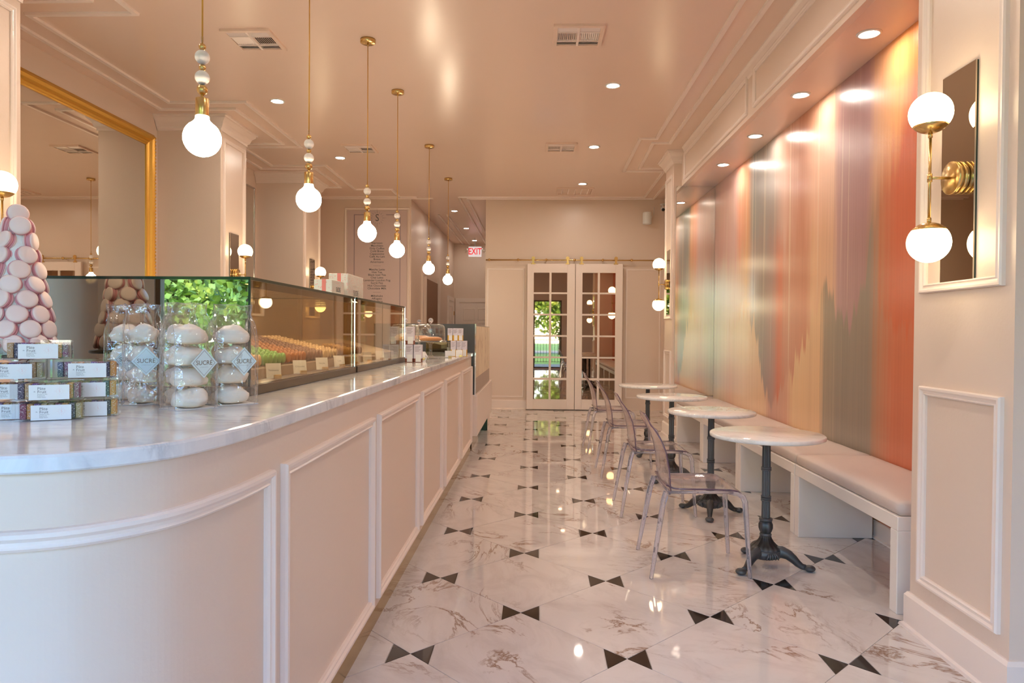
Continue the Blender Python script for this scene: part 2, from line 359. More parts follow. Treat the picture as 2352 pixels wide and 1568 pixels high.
        for i in range(n if closed else n-1):
            a, b = i*m, ((i+1) % n)*m
            for j in range(m-1): fs.append((a+j, b+j, b+j+1, a+j+1))
        if cap and not closed: fs += [tuple(range(m)), tuple((n-1)*m+j for j in range(m))[::-1]]
        return s.add(vs, fs, mi)
    def mesh(s, name, mats):
        me = bpy.data.meshes.new(name); me.from_pydata(s.v, [], s.f)
        for x in (mats if isinstance(mats, (list, tuple)) else [mats]): me.materials.append(M[x] if isinstance(x, str) else x)
        me.polygons.foreach_set('material_index', s.m); me.polygons.foreach_set('use_smooth', s.sm); me.update()
        return me
    def build(s, name, mats, parent=None, world=False):
        return link(name, s.mesh(name, mats), parent, world)
def fixn(o):
    import bmesh
    bm = bmesh.new(); bm.from_mesh(o.data); bmesh.ops.recalc_face_normals(bm, faces=bm.faces); bm.to_mesh(o.data); bm.free(); return o
def link(name, data, parent=None, world=False):
    o = bpy.data.objects.new(name, data); col.objects.link(o)
    if parent is not None:
        o.parent = parent
        if world:
            L = V(parent.location); p = parent.parent
            while p is not None: L += V(p.location); p = p.parent
            o.location = -L
    return o
def tag(o, label, cat, group=None):
    o['label'] = label; o['category'] = cat
    if group: o['group'] = group
    return o
def struct(o, label=None):
    o['kind'] = 'structure'
    if label: o['label'] = label
    return o
def root(name, loc, label, cat, group=None, rz=0):
    o = bpy.data.objects.new(name, None); col.objects.link(o); o.location = loc; o.rotation_euler = (0, 0, rz); o.empty_display_size = .1
    return tag(o, label, cat, group)
KIDS = {}
def kids(o): return [c for c in bpy.data.objects if c.parent == o]
def tree(o): return (o, [tree(c) for c in kids(o)])
def dup(tr, loc=None, rz=None, label=None, parent=None):
    o, ch = tr; c = o.copy(); col.objects.link(c)
    if parent is not None: c.parent = parent
    if loc is not None: c.location = loc
    if rz is not None: c.rotation_euler = (0, 0, rz)
    if label: c['label'] = label
    for t in ch: dup(t, parent=c)
    return c
def text_mesh(body, size, align='CENTER', sx=1.0, ext=0.0, line=1.0, bold=0.0):
    cu = bpy.data.curves.new('lettering', 'FONT'); cu.body = body; cu.size = size; cu.align_x = align; cu.align_y = 'CENTER'
    cu.extrude = ext; cu.space_line = line; cu.resolution_u = 3; cu.offset = bold
    o = bpy.data.objects.new('lettering', cu); col.objects.link(o)
    dg = bpy.context.evaluated_depsgraph_get(); dg.update()
    me = bpy.data.meshes.new_from_object(o.evaluated_get(dg)); bpy.data.objects.remove(o)
    for v_ in me.vertices: v_.co.x *= sx
    return me
def lettering(body, size, matname, parent, M4, align='CENTER', sx=1.0, name='lettering', **k):
    me = text_mesh(body, size, align, sx, **k); me.materials.clear(); me.materials.append(M[matname])
    o = link(name, me, parent); o.matrix_local = M4; return o
def basis(o, x, y, z):   # local matrix with given axes
    m = Matrix((V(x), V(y), V(z))).transposed().to_4x4(); m.translation = V(o); return m
MOLD = [(0, 0), (0, .010), (.006, .016), (.011, .011), (.018, .013), (.026, .021), (.034, .021), (.038, .014), (.038, 0)]
STRIP = [(-.020, 0), (-.017, -.018), (.017, -.018), (.020, 0)]

# ------------------------------------------------------------------ room shell
ZC = 3.51; XF = 1.755; XP = 1.658; XM = 2.172; ZS = 3.085; YM = 8.61; XL = -3.97; XS = -3.30; YB = 11.68; YE = 17.7
wt = .12
# floor: sub-slab, diamond marble tiles with dark corner inlays
D = .86296; TX, TY = -.495597, 2.757772
fl = struct(MB().box(-4.1, 2.3, FY-.1, YE+.1, -.14, -.0035).build('floor', 'grout'))
g = .0016
def clip(poly, ax, lim, keep_less):
    out = []
    for i in range(len(poly)):
        p, q = poly[i], poly[(i+1) % len(poly)]
        ip = (p[ax] <= lim) if keep_less else (p[ax] >= lim); iq = (q[ax] <= lim) if keep_less else (q[ax] >= lim)
        if ip: out.append(p)
        if ip != iq:
            t_ = (lim-p[ax])/(q[ax]-p[ax]); out.append((p[0]+t_*(q[0]-p[0]), p[1]+t_*(q[1]-p[1])))
    return out
def inset_poly(poly, d):
    n = len(poly); out = []
    for i in range(n):
        p0, p1, p2 = V(poly[i-1]), V(poly[i]), V(poly[(i+1) % n])
        a = (p1-p0).normalized(); b = (p2-p1).normalized(); na = V((-a.y, a.x)); nb = V((-b.y, b.x)); mm = (na+nb).normalized()
        out.append(tuple(p1+mm*d/max(.3, mm.dot(na))))
    return out
c_ = .086; h = D/2
hexa = [(-h+c_, -c_), (0, -h), (h-c_, -c_), (h-c_, c_), (0, h), (-h+c_, c_)]
tri_l = [(-h, 0), (-h+c_, -c_), (-h+c_, c_)]; tri_r = [(h, 0), (h-c_, c_), (h-c_, -c_)]
cache = {}
def floor_piece(nm, mt, poly, cx, cy, par, ppos):
    pw = [(x+cx, y+cy) for x, y in poly]
    full = all(-.77 < x < 2.19 and FY < y < YB for x, y in pw)
    key = (nm, poly[0]) if full else None
    if key in cache: me = cache[key]
    else:
        q = inset_poly(pw, g)
        for ax, lim, less in ((0, -.77, False), (0, 2.19, True), (1, FY, False), (1, YB, True)):
            q = clip(q, ax, lim, less)
            if len(q) < 3: return None
        q = [(x-cx, y-cy) for x, y in q]
        if max(x for x, y in q)-min(x for x, y in q) < .01 or max(y for x, y in q)-min(y for x, y in q) < .01: return None
        me = MB().prism(q, -.006, 0).mesh(nm, mt)
        if key: cache[key] = me
    o = link(nm, me, par); o.location = (cx-ppos[0], cy-ppos[1], 0); return o
for j in range(-11, 24):
    for i in range(-2, 5):
        cx = TX+D*(i+(.5 if j % 2 == 0 else 0)); cy_ = TY+D/2*j
        if not (-1.25 < cx < 2.7 and FY-.45 < cy_ < YB+.45): continue
        t_ = floor_piece('tile', 'tile', hexa, cx, cy_, fl, (0, 0))
        for tr_ in (tri_l, tri_r):
            floor_piece('inlay', 'tile_black', tr_, cx, cy_, t_ or fl, (cx, cy_) if t_ else (0, 0))
# plain stone behind the counter and in the corridor
MB().box(-4.0, -.772, FY, YB, -.006, 0).build('service_floor', 'tile', fl)
MB().box(-2.2, -.8, YB, YE, -.006, 0).build('corridor_floor', 'tile', fl)

ce = MB().box(-4.1, 2.3, FY-.2, YE+.1, ZC, ZC+.15); ce = struct(ce.build('ceiling', 'ceil'))
so_ = struct(MB().box(XF+.03, XM+.1, 3.0, YM+.1, ZS+.0005, ZS+.12).build('soffit', 'ceil'))
fa = struct(MB().box(XF, XF+.05, 3.0, YM+.05, ZS, ZC).build('fascia', 'paint'))
mfx = lambda X, sgn: (lambda a, b, hh: (X+sgn*hh, a, b))
for (y0, y1) in ((3.25, 5.755), (5.95, 8.42)):
    fixn(MB().frame(mfx(XF, -1), y0+.03, y1-.03, 3.165, 3.41, MOLD).build('panel_molding', 'trim', fa))
fixn(MB().sweep([(XF, 3.1), (XF, YM-.2)], [(0, -.09), (-.0, -.09), (-.012, -.075), (-.03, -.03), (-.045, -.012), (-.045, 0)], z=ZC).build('crown', 'trim', fa))
wr = MB().box(XM, XM+wt, FY, 9.0, 0, ZC).box(2.10, XM+wt, 9.0, YB+.1, 0, ZC)
wr = struct(wr.build('wall_right', 'paint'))
struct(MB().box(-.87, 2.3, YB, YB+wt, 0, ZC).box(-.87, -.87+wt, YB+wt, YE, 0, ZC).build('wall_back', 'paint'))
wm = struct(MB().box(XL-.1, -2.127-wt, YB, YB+wt, 0, ZC).box(-2.127-wt, -2.127, YB, YE+.1, 0, ZC).build('wall_corridor', 'paint'))
struct(MB().box(-2.3, -.7, YE, YE+wt, 0, ZC).build('wall_end', 'paint'))
struct(MB().box(XL-wt, XL, FY-.1, YB+.2, 0, ZC).build('wall_left', 'paint'))
# shop front
xs = sorted({-4.1, 2.3, *[o[0] for o in OPEN], *[o[1] for o in OPEN]})
wf = MB()
for a, b in zip(xs[:-1], xs[1:]):
    ho = [o for o in OPEN if o[0] <= a+1e-6 and o[1] >= b-1e-6]
    if ho: wf.box(a, b, FY-wt, FY, 0, ho[0][2]).box(a, b, FY-wt, FY, ho[0][3], ZC)
    else: wf.box(a, b, FY-wt, FY, 0, ZC)
struct(wf.build('wall_front', 'paint'))
for k, (x0, x1, z0, z1) in enumerate(OPEN):
    isd = k == 2
    o = MB(); b = .045
    for (a0, a1, c0, c1) in ((x0, x0+b, z0, z1), (x1-b, x1, z0, z1), (x0+b, x1-b, z0, z0+b), (x0+b, x1-b, z1-b, z1)): o.box(a0, a1, FY-.09, FY-.02, c0, c1)
    if k == 1: o.box((x0+x1)/2-.025, (x0+x1)/2+.025, FY-.09, FY-.02, z0+b, z1-b)
    o = struct(o.build('door_5' if isd else 'window_%d' % (k+1 if k < 2 else k), 'wood'))
    MB().box(x0+b, x1-b, FY-.06, FY-.055, z0+b, z1-b).build('pane', 'window_glass', o)

# pilasters
CROWN = [(0, -.15), (.010, -.15), (.012, -.128), (.030, -.112), (.046, -.070), (.080, -.034), (.082, -.020), (.098, -.016), (.098, 0)]
BASE = [(0, .155), (.008, .155), (.018, .140), (.018, .018), (.030, .012), (.034, 0)]
def pilaster(x0, x1, y0, y1, path, face_x, sgn, panels, nm='pilaster', crown=True):
    p = struct(MB().box(x0, x1, y0, y1, 0, ZC).build(nm, 'paint'))
    if crown: fixn(MB().sweep(path, CROWN, z=ZC).build('capital', 'trim', p))
    fixn(MB().sweep(path, BASE, z=0).build('base_molding', 'trim', p))
    for (a0, a1, b0, b1) in panels: fixn(MB().frame(mfx(face_x, sgn), a0+.036, a1-.036, b0+.036, b1-.036, MOLD).build('panel_molding', 'trim', p))
    return p
def pr(y0, y1, xa): return [(xa+.35, y0), (xa, y0), (xa, y1), (xa+.35, y1)][::-1]
# right: near and far
def rpath(y0, y1, xb): return [(xb, y1), (XP, y1), (XP, y0), (xb, y0)]
pilaster(XP, XM, 2.482, 3.129, rpath(2.482, 3.129, XM)[::-1][::-1], XP, -1, [(2.535, 3.061, 1.47, 3.24), (2.53, 3.05, .228, 1.07)])
pilaster(XP, 2.25, YM, 9.125, rpath(YM, 9.125, 2.10), XP, -1, [(YM+.05, 9.07, 1.47, 3.24), (YM+.05, 9.07, .228, 1.07)])
# left: three
def lpath(y0, y1): return [(XL, y0), (XS, y0), (XS, y1), (XL, y1)]
LP = [(3.72, 4.347), (7.16, 7.795), (9.72, 10.50)]
for (y0, y1) in LP:
    pilaster(XL, XS, y0, y1, lpath(y0, y1), XS, 1, [(y0+.055, y1-.055, 1.47, 3.30), (y0+.055, y1-.055, .228, 1.07)])
# skirting
struct(fixn(MB().sweep([(2.10, 9.125), (2.10, YB), (1.42, YB)][::-1], [(-o, z) for o, z in BASE]).build('baseboard_right', 'trim')))
struct(fixn(MB().sweep([(-.165, YB), (-.87, YB)], [(-o, z) for o, z in BASE]).build('baseboard_back', 'trim')))
struct(fixn(MB().sweep([(XM, 3.13), (XM, YM)], [(-o, z*.75) for o, z in BASE]).build('baseboard_alcove', 'trim')))
# ceiling strips
def strip(n, path): struct(fixn(MB().sweep(path, STRIP, z=ZC).build('trim_%d' % n, 'trim')))
strip(1, [(-2.83, FY), (-2.83, 4.82), (-3.60, 4.82), (-3.60, 6.70), (-2.845, 6.70), (-2.86, 8.343), (-3.58, 8.343), (-3.58, 9.287), (-2.85, 9.287), (-2.865, 10.855), (-2.284, 10.855), (-2.284, 11.47)])
strip(2, [(-3.03, FY), (-3.03, 4.62), (-3.80, 4.62), (-3.80, 6.91), (-3.04, 6.91), (-3.03, 8.205), (-3.79, 8.205), (-3.79, 9.46), (-3.04, 9.46), (-3.04, 10.70), (-3.79, 10.70), (-3.79, 11.45)])
strip(3, [(-3.6, 11.597), (-1.745, 11.597), (-1.745, 11.30)][:2])
strip(4, [(-3.6, 11.46), (-2.0, 11.46)])
strip(5, [(1.35, FY), (1.345, 8.02), (1.16, 8.02), (1.175, 9.633), (1.72, 9.633), (1.735, 11.477), (-1.30, 11.477)])
strip(6, [(1.535, FY), (1.53, 8.208), (1.336, 8.208), (1.365, 9.47), (1.90, 9.47), (1.905, 11.62), (-1.18, 11.62)])
strip(7, [(-1.30, 11.477), (-1.30, YE)]); strip(8, [(-1.17, 11.62), (-1.17, YE)])
strip(9, [(-1.72, 13.2), (-1.72, YE)]); strip(10, [(-1.88, 13.2), (-1.88, YE)])

# ------------------------------------------------------------------ french doors on a brass rail
def french_door(n, x0, x1, cols):
    y0, y1 = YB-.115, YB-.07
    d = struct(bpy.data.objects.new('door_%d' % n, None)); col.objects.link(d); d.location = ((x0+x1)/2, y0, 0)
    rows = [(2.276, 1.952), (1.923, 1.598), (1.569, 1.244), (1.215, .889), (.860, .535), (.499, .18)]
    xa, xb = cols[0][0], cols[-1][1]
    MB().box(x0, xa, y0, y1, .012, 2.425, b=.003).build('stile', 'trim', d, True); MB().box(xb, x1, y0, y1, .012, 2.425, b=.003).build('stile', 'trim', d, True)
    MB().box(xa, xb, y0, y1, 2.276, 2.425, b=.002).build('rail', 'trim', d, True); MB().box(xa, xb, y0, y1, .012, .18, b=.002).build('rail', 'trim', d, True)
    MB().box(cols[0][1], cols[1][0], y0, y1, .18, 2.276, b=.003).build('muntin', 'trim', d, True)
    for (a, b) in zip(rows[:-1], rows[1:]):
        for (ca, cb) in cols: MB().box(ca, cb, y0+.002, y1, b[0], a[1], b=.003).build('muntin', 'trim', d, True)
    for (a, b) in rows:
        for (ca, cb) in cols: MB().box(ca, cb, y0+.016, y0+.024, b, a).build('pane', 'bronze_mirror', d, True)
    for hx in ((-.068, .5) if n == 1 else (.729, 1.294)):
        hm = MB().box(hx-.036, hx+.036, y0-.004, y0+.001, 2.415, 2.432).box(hx-.016, hx+.016, y0-.008, y0-.001, 2.43, 2.52)
        hm.lathe([(0, -.006), (.030, -.006), (.030, .006), (0, .006)], 20, 0, basis((hx, y0-.012, 2.512), (1, 0, 0), (0, 0, 1), (0, -1, 0)), smooth=False)
        hm.build('hanger', 'brass', d, True)
    kx = x1-.02 if n == 1 else x0+.02
    if n == 1: MB().box(kx+.004, kx+.016, y0-.012, y0, .93, 1.02).build('pull', 'white', d, True)
french_door(1, -.165, .626, [(-.057, .20), (.236, .495)])
french_door(2, .634, 1.41, [(.747, .998), (1.034, 1.292)])
rl = root('door_rail', (.63, YB-.09, 2.486), 'long brass barn door rail running across the back wall', 'rail')
rb = MB().tube([(-1.49, 0, 0), (1.46, 0, 0)], .011, 12); rb.build('bar', 'brass', rl)
for sx in (-.8, -.32, .148, .615, 1.08, 1.552):
    s_ = MB().lathe([(0, -.022), (.017, -.018), (.022, -.006), (.022, .004), (.013, .010), (.013, .09), (0, .09)], 16, 0, basis((sx-.63, -.022, 0), (1, 0, 0), (0, 0, -1), (0, 1, 0)))
    s_.build('standoff', 'brass', rl)
# framed wall panels either side of the doors
wb_p = MB()
for (a0, a1) in ((-.82, -.24), (1.50, 2.03)):
    wb_p.frame(lambda a, b, hh: (a, YB-hh, b), a0, a1, .22, 2.33, [(0, 0), (0, .008), (.02, .008), (.024, 0)])
struct(fixn(wb_p.build('trim_11', 'trim')))
# corridor doors and trims
def panel_door(n, X0, wdir, nrm, w_, h_, panels):
    d = struct(bpy.data.objects.new('door_%d' % n, None)); col.objects.link(d); d.location = X0
    T = basis((0, 0, 0), wdir, (0, 0, 1), nrm)
    MB().box(0, w_, 0, h_, 0, .03, T=T).build('leaf', 'trim', d)
    fr = MB()
    for a in ((-.10, 0, 0, h_+.10), (w_, w_+.10, 0, h_+.10), (0, w_, h_, h_+.10)): fr.box(a[0], a[1], a[2], a[3], -.002, .045, T=T)
    fr.build('casing', 'trim', d)
    for (a0, a1, b0, b1) in panels:
        o = MB(); o.frame(lambda a, b, hh: tuple(T @ V((a, b, .03+hh))), a0, a1, b0, b1, [(0, -.004), (.008, .006), (.018, .006), (.024, 0)])
        o.quad([tuple(T @ V(q)) for q in ((a0, b0, .031), (a1, b0, .031), (a1, b1, .031), (a0, b1, .031))]); fixn(o.build('panel', 'trim', d))
    return d
d3 = panel_door(3, (-1.975, YE-.001, 0), (1, 0, 0), (0, -1, 0), .86, 2.04, [(.13, .38, 1.60, 1.86), (.50, .74, 1.60, 1.86), (.13, .38, .95, 1.50), (.50, .74, .95, 1.50), (.13, .38, .2, .8), (.50, .74, .2, .8)])
d4 = panel_door(4, (-2.126, 16.55, 0), (0, 1, 0), (1, 0, 0), .86, 2.04, [(.12, .38, 1.45, 1.9), (.48, .74, 1.45, 1.9), (.12, .38, .2, 1.25), (.48, .74, .2, 1.25)])
MB().lathe([(0, -.05), (.012, -.05), (.012, .05), (0, .05)], 10, 0, Matrix.Translation((.045, .87, 1.75))).build('hinge', 'brass', d4)
co = struct(MB().box(-2.127, -2.09, 12.72, 12.80, 0, 2.5).box(-2.127, -2.07, 12.98, 13.04, 0, 2.32).box(-2.127, -2.07, 14.75, 14.87, 0, 2.42).build('trim_12', 'trim'))
MB().box(-2.128, -2.110, 13.04, 14.75, 0, 2.3).build('dark_opening', 'brown_panel', co)

# ------------------------------------------------------------------ mural, alcove mirror
mu = MB().box(XM-.012, XM-.001, 3.13, YM-.012, .10, ZS-.001)
tag(mu.build('mural', 'mural'), 'tall wall mural of dripping coral, plum, grey and peach streaks above the bench', 'mural')
am = MB().box(XP+.03, XM-.013, YM-.012, YM, .53, ZS-.001)
tag(am.build('alcove_mirror', 'mirror'), 'tall frameless mirror filling the far end of the bench alcove', 'mirror')

# ------------------------------------------------------------------ serving counter
edge_pts = [(-.675, 7.40), (-.675, 6.0), (-.675, 4.0), (-.675, 2.4), (-.676, 1.9), (-.679, 1.70), (-.692, 1.54), (-.732, 1.37), (-.83, 1.25), (-.95, 1.195), (-1.10, 1.175), (-1.5, 1.17), (-1.95, 1.17)]
def catmull(P, k=10):
    P = [V(p) for p in P]; Q = [P[0]*2-P[1]]+P+[P[-1]*2-P[-2]]; out = []
    for i in range(1, len(Q)-2):
        for j in range(k):
            t = j/k; p0, p1, p2, p3 = Q[i-1:i+3]
            out.append(.5*((2*p1)+(p2-p0)*t+(2*p0-5*p1+4*p2-p3)*t*t+(3*p1-p0-3*p2+p3)*t**3))
    out.append(P[-1]); return out
def offset(path, d):      # to the right of travel when d > 0
    out = []
    for i, p in enumerate(path):
        t = (path[min(i+1, len(path)-1)]-path[max(i-1, 0)]).normalized(); out.append(p+V((t.y, -t.x))*d)
    return out
edge = catmull(edge_pts)
face = offset(edge, .020)                    # travel is toward -y then -x: right of travel is into the counter
slab = [tuple(p) for p in edge]+[(-1.95, 7.40)]
ct = root('marble_countertop', (-1.2, 4.2, 1.03), 'long grey white marble worktop with rounded near corner on the pink counter', 'worktop')
tp = MB(); n_ = len(slab); rr = .012
def ring(d, z):
    e = offset(edge, d); return [(p.x, p.y, z) for p in e]+[(-1.95+d, 7.40-d, z)]
prof = [(.004, 1.030), (0, 1.034), (0, 1.058), (.003, 1.063), (.009, 1.065)]
vs_ = []; fs_ = []
for d, z in prof: vs_ += ring(d, z)
for j in range(len(prof)-1):
    for i in range(n_): k = (i+1) % n_; fs_.append((j*n_+i, j*n_+k, (j+1)*n_+k, (j+1)*n_+i))
fs_ += [tuple(range(n_)), tuple((len(prof)-1)*n_+i for i in range(n_))]
tp.add(vs_, fs_); fixn(tp.build('slab', 'counter_marble', ct, True))
cn = root('serving_counter', (-1.2, 4.2, 0), 'long pink panelled serving counter curving round at its near end', 'counter')
body = [(p.x, p.y) for p in face]+[(-1.93, 7.38)]
fixn(MB().prism(body, .085, 1.030).build('body', 'paint', cn, True))
toe = [(p.x, p.y) for p in offset(face, .006)]+[(-1.92, 7.37)]
fixn(MB().prism(toe, .0, .085).build('toe_kick', 'brass_dark', cn, True))
# arc-length map along the face
acc = [0.0]
for i in range(1, len(face)): acc.append(acc[-1]+(face[i]-face[i-1]).length)
def on_face(s_, z, hh):
    i = 1
    while i < len(acc)-1 and acc[i] < s_: i += 1
    t = (s_-acc[i-1])/(acc[i]-acc[i-1]); p = face[i-1].lerp(face[i], t); d = (face[i]-face[i-1]).normalized()
    a = (face[min(i+1, len(face)-1)]-face[i-1]).normalized(); b = (face[i]-face[max(i-2, 0)]).normalized(); d = b.lerp(a, t).normalized()
    q = p-V((d.y, -d.x))*hh; return (q.x, q.y, z)
S0 = face[0].y
for (ya, yb) in ((6.39, 7.35), (5.235, 6.20), (4.165, 5.065), (3.015, 4.035), (1.875, 2.91)):
    fixn(MB().frame(on_face, S0-yb+.036, S0-ya-.036, .158, .888, MOLD, na=6).build('panel_molding', 'trim', cn, True))
fixn(MB().frame(on_face, S0-1.795+.036, acc[-1]-.12, .158, .888, MOLD, na=90).build('panel_molding', 'trim', cn, True))

# ------------------------------------------------------------------ lamps on the ceiling
def make_pendant(x, y, label):
    p = root('pendant_lamp', (x, y, 2.04), label, 'lamp', 'beaded pendant lamps over the counter')
    zc = ZC-2.04
    MB().lathe([(0, zc-.030), (.052, zc-.030), (.058, zc-.026), (.058, zc), (0, zc)], 28).build('canopy', 'brass', p)
    MB().lathe([(.0, zc-.055), (.005, zc-.055), (.006, zc-.03), (0, zc-.03)], 10).build('cord_grip', 'brass', p)
    MB().tube([(0, 0, .37), (0.001, 0, .8), (0, 0, zc-.03)], .0032, 8).build('cord', 'gilt', p)
    MB().lathe([(0, .370), (.006, .374), (.007, .392), (.003, .400), (0, .400)], 10).build('strain_relief', 'clear_glass', p)
    for (z, r, m) in ((.357, .0140, 'brass'), (.317, .0278, 'ceramic'), (.2765, .0136, 'brass'), (.2375, .0278, 'ceramic'), (.1895, .0208, 'brass')):
        MB().sphere((0, 0, z), r, 20, 12, 0, (1, 1, .98)).build('bead', m, p)
    MB().lathe([(0, .155), (.0245, .155), (.0252, .1535), (.0252, .087), (.0242, .085), (0, .085)], 28).lathe([(0, .172), (.006, .172), (.006, .15), (0, .15)], 10).build('socket', 'brass', p)
    b = [(0, -.071)]+[(.071*sin(a), -.071*cos(a)) for a in [pi*k/16 for k in range(1, 13)]]+[(.038, .0595), (.0290, .0690), (.0255, .0780), (.0250, .088), (0, .088)]
    MB().lathe(b, 28).build('bulb', 'bulb', p)
    return p
pend = [(-1.318, 2.70), (-1.312, 3.96), (-1.304, 5.30), (-1.302, 6.43), (-1.30, 8.31), (-1.30, 10.1)]
pl = ['beaded pendant lamp with the largest bulb, hanging nearest the macaron tower', 'beaded pendant lamp second along the counter row, over the display case glass',
      'beaded pendant lamp third along, its bulb covering part of the menu text', 'beaded pendant lamp fourth along, in front of the menu right edge',
      'beaded pendant lamp fifth along, hanging before the corridor left wall', 'smallest beaded pendant lamp, farthest along, hanging before the corridor']
p0 = make_pendant(*pend[0], pl[0]); pt = tree(p0)
for (x, y), l in zip(pend[1:], pl[1:]): dup(pt, (x, y, 2.04), label=l)

def make_can(loc, label, grp, lens='can'):
    c = root('recessed_downlight', loc, label, 'ceiling light', grp)
    MB().lathe([(.050, -.001), (.052, -.006), (.064, -.008), (.070, -.004), (.071, 0), (.050, 0)], 28).build('trim_ring', 'white', c)
    MB().lathe([(0, -.004), (.050, -.0035), (.050, -.001), (0, -.001)], 24).build('lens', lens, c)
    return c
c0 = make_can((.666, 6.317, ZC), 'bright recessed downlight nearest the front in the line over the aisle', 'recessed downlights'); ctr = tree(c0)
ac = make_can((1.966, 4.255, ZS), 'alcove downlight nearest the near pillar above the mural', 'recessed downlights', 'can_alcove'); atr = tree(ac)
for (x, y, z, l) in [(.666, 8.393, ZC, 'recessed downlight second along the line over the aisle, near the middle vent'), (.664, 10.47, ZC, 'recessed downlight last in the line over the aisle, by the far vent'),
        (-2.53, 6.70, ZC, 'recessed downlight on the counter side, near the first left pillar'), (-2.54, 8.893, ZC, 'recessed downlight on the counter side, near the second left pillar'),
        (1.966, 5.33, ZS, 'alcove downlight second from the near pillar above the mural'),
        (1.966, 6.425, ZS, 'alcove downlight third from the near pillar above the mural'), (1.966, 7.51, ZS, 'alcove downlight nearest the alcove mirror'),
        (-1.535, 12.81, ZC, 'corridor downlight nearest the shop'), (-1.533, 14.96, ZC, 'corridor downlight in the middle of the passage'), (-1.533, 16.95, ZC, 'corridor downlight just above the exit sign'),
        (.666, 4.24, ZC, 'recessed downlight over the aisle, just above the picture edge'), (.666, 2.15, ZC, 'recessed downlight over the aisle close to the shop front'), (-2.53, 4.5, ZC, 'recessed downlight on the counter side beside the framed mirror'), (-2.53, 2.3, ZC, 'recessed downlight on the counter side above the counter bend')]:
    dup(atr if z < 3.2 or y > 12 else ctr, (x, y, z), label=l)

def make_vent(x, y, wx, wy, label, blank=False):
    v = root('ceiling_vent', (x, y, ZC), label, 'vent', 'square ceiling vents')
    a, b = wx/2, wy/2; f = .030; t = -.018
    fr = MB().box(-a, a, -b, -b+f, t, 0).box(-a, a, b-f, b, t, 0).box(-a, -a+f, -b+f, b-f, t, 0).box(a-f, a, -b+f, b-f, t, 0)
    fr.build('frame', 'ceil', v)
    MB().box(-a+f, a-f, -b+f, b-f, -.003, -.001).build('backing', 'vent_dark' if not blank else 'ceil', v)
    if blank:
        for k in range(5):
            x_ = -a+f+(wx-2*f)*(k+.5)/5; MB().box(x_-.006, x_+.006, -b+f, b-f, -.011, -.004).build('slat', 'trim', v)
        return v
    m1, m2 = -b+f+(wy-2*f)*.25, -b+f+(wy-2*f)*.74
    MB().box(-a+f, a-f, m1-.006, m1+.006, t, -.002).box(-a+f, a-f, m2-.006, m2+.006, t, -.002).box(-.009, .009, -b+f, b-f, t, -.002).build('bar', 'trim', v)
    for sx in (-1, 1):
        x0, x1 = (.009, a-f) if sx > 0 else (-a+f, -.009)
        for k in range(10):
            x_ = x0+(x1-x0)*(k+.5)/10; T = Matrix.Translation((x_, 0, -.007)) @ Matrix.Rotation(R(38)*sx, 4, 'Y')
            MB().box(-.0075, .0075, m1+.006, m2-.006, -.0008, .0008, T=T).build('slat', 'trim', v)
        for (c0_, c1_, an) in ((-b+f, m1-.006, -1), (m2+.006, b-f, 1)):
            for k in range(3):
                y_ = c0_+(c1_-c0_)*(k+.5)/3; T = Matrix.Translation((0, y_, -.007)) @ Matrix.Rotation(R(40)*an, 4, 'X')
                MB().box(x0, x1, -.012, .012, -.0008, .0008, T=T).build('slat', 'trim', v)
    return v
vt = make_vent(.29, 5.247, .372, .375, 'square ceiling vent nearest the front over the aisle'); vtt = tree(vt)
for (x, y, l) in [(.272, 8.39, 'square ceiling vent farther back over the aisle'), (-2.172, 5.28, 'square ceiling vent beside the first pendant cord'), (-2.17, 8.44, 'small looking ceiling vent above the counter, behind the second pendant cord')]:
    dup(vtt, (x, y, ZC), label=l)
make_vent(.578, 11.0, .57, .50, 'wide blank ceiling grille close to the back wall', True)

# ------------------------------------------------------------------ sconces and narrow mirrors
def make_sconce(loc, label, rz):       # local +x points away from the wall
    s = root('wall_sconce', loc, label, 'wall lamp', 'twin globe brass sconces', rz)
    Tx = basis((0, 0, 0), (0, 1, 0), (0, 0, 1), (1, 0, 0))
    MB().lathe([(0, 0), (.062, 0), (.064, .002), (.064, .015), (.062, .017), (0, .017)], 32, 0, Tx).build('backplate', 'brass', s)
    MB().lathe([(0, .0185), (.062, .0185), (.064, .0205), (.064, .038), (.062, .040), (.0, .041)], 32, 0, Tx).build('canopy', 'brass', s)
    MB().tube([(.04, 0, 0), (.115, 0, 0)], .0055, 10).build('arm', 'brass', s)
    MB().lathe([(0, -.016), (.009, -.016), (.009, .016), (0, .016)], 14, 0, Matrix.Translation((.117, 0, 0))).build('hub', 'brass', s)
    MB().tube([(.117, 0, -.158), (.117, 0, .158)], .0055, 10).build('rod', 'brass', s)
    for q in (-1, 1):
        T = Matrix.Translation((.117, 0, q*.252)) @ Matrix.Diagonal((1, 1, q, 1))
        Rg = .078
        ls = [(0, -Rg*.995)]+[(Rg*1.02*sin(a), -Rg*1.02*cos(a)) for a in (R(15), R(28), R(38), R(46), R(52))]+[(Rg*.95*sin(R(52)), -Rg*.97*cos(R(52)))]
        MB().lathe(ls, 28, 0, T).lathe([(0, -.096), (.008, -.096), (.008, -.076), (0, -.076)], 12, 0, T).build('cup', 'brass', s)
        MB().sphere((.117, 0, q*.252), Rg, 28, 18).build('globe', 'globe', s)
    return s
def narrow_mirror(x, y, sgn, label):
    m = root('narrow_mirror', (x, y, 1.918), label, 'mirror', 'narrow frameless mirrors behind the sconces')
    MB().box(min(sgn*.006, sgn*.0115), max(sgn*.006, sgn*.0115), -.107, .107, -.413, .413).build('glass', 'grey_mirror', m)
    MB().box(min(0, sgn*.006), max(0, sgn*.006), -.107, .107, -.413, .413).build('edge', 'mirror_edge', m)
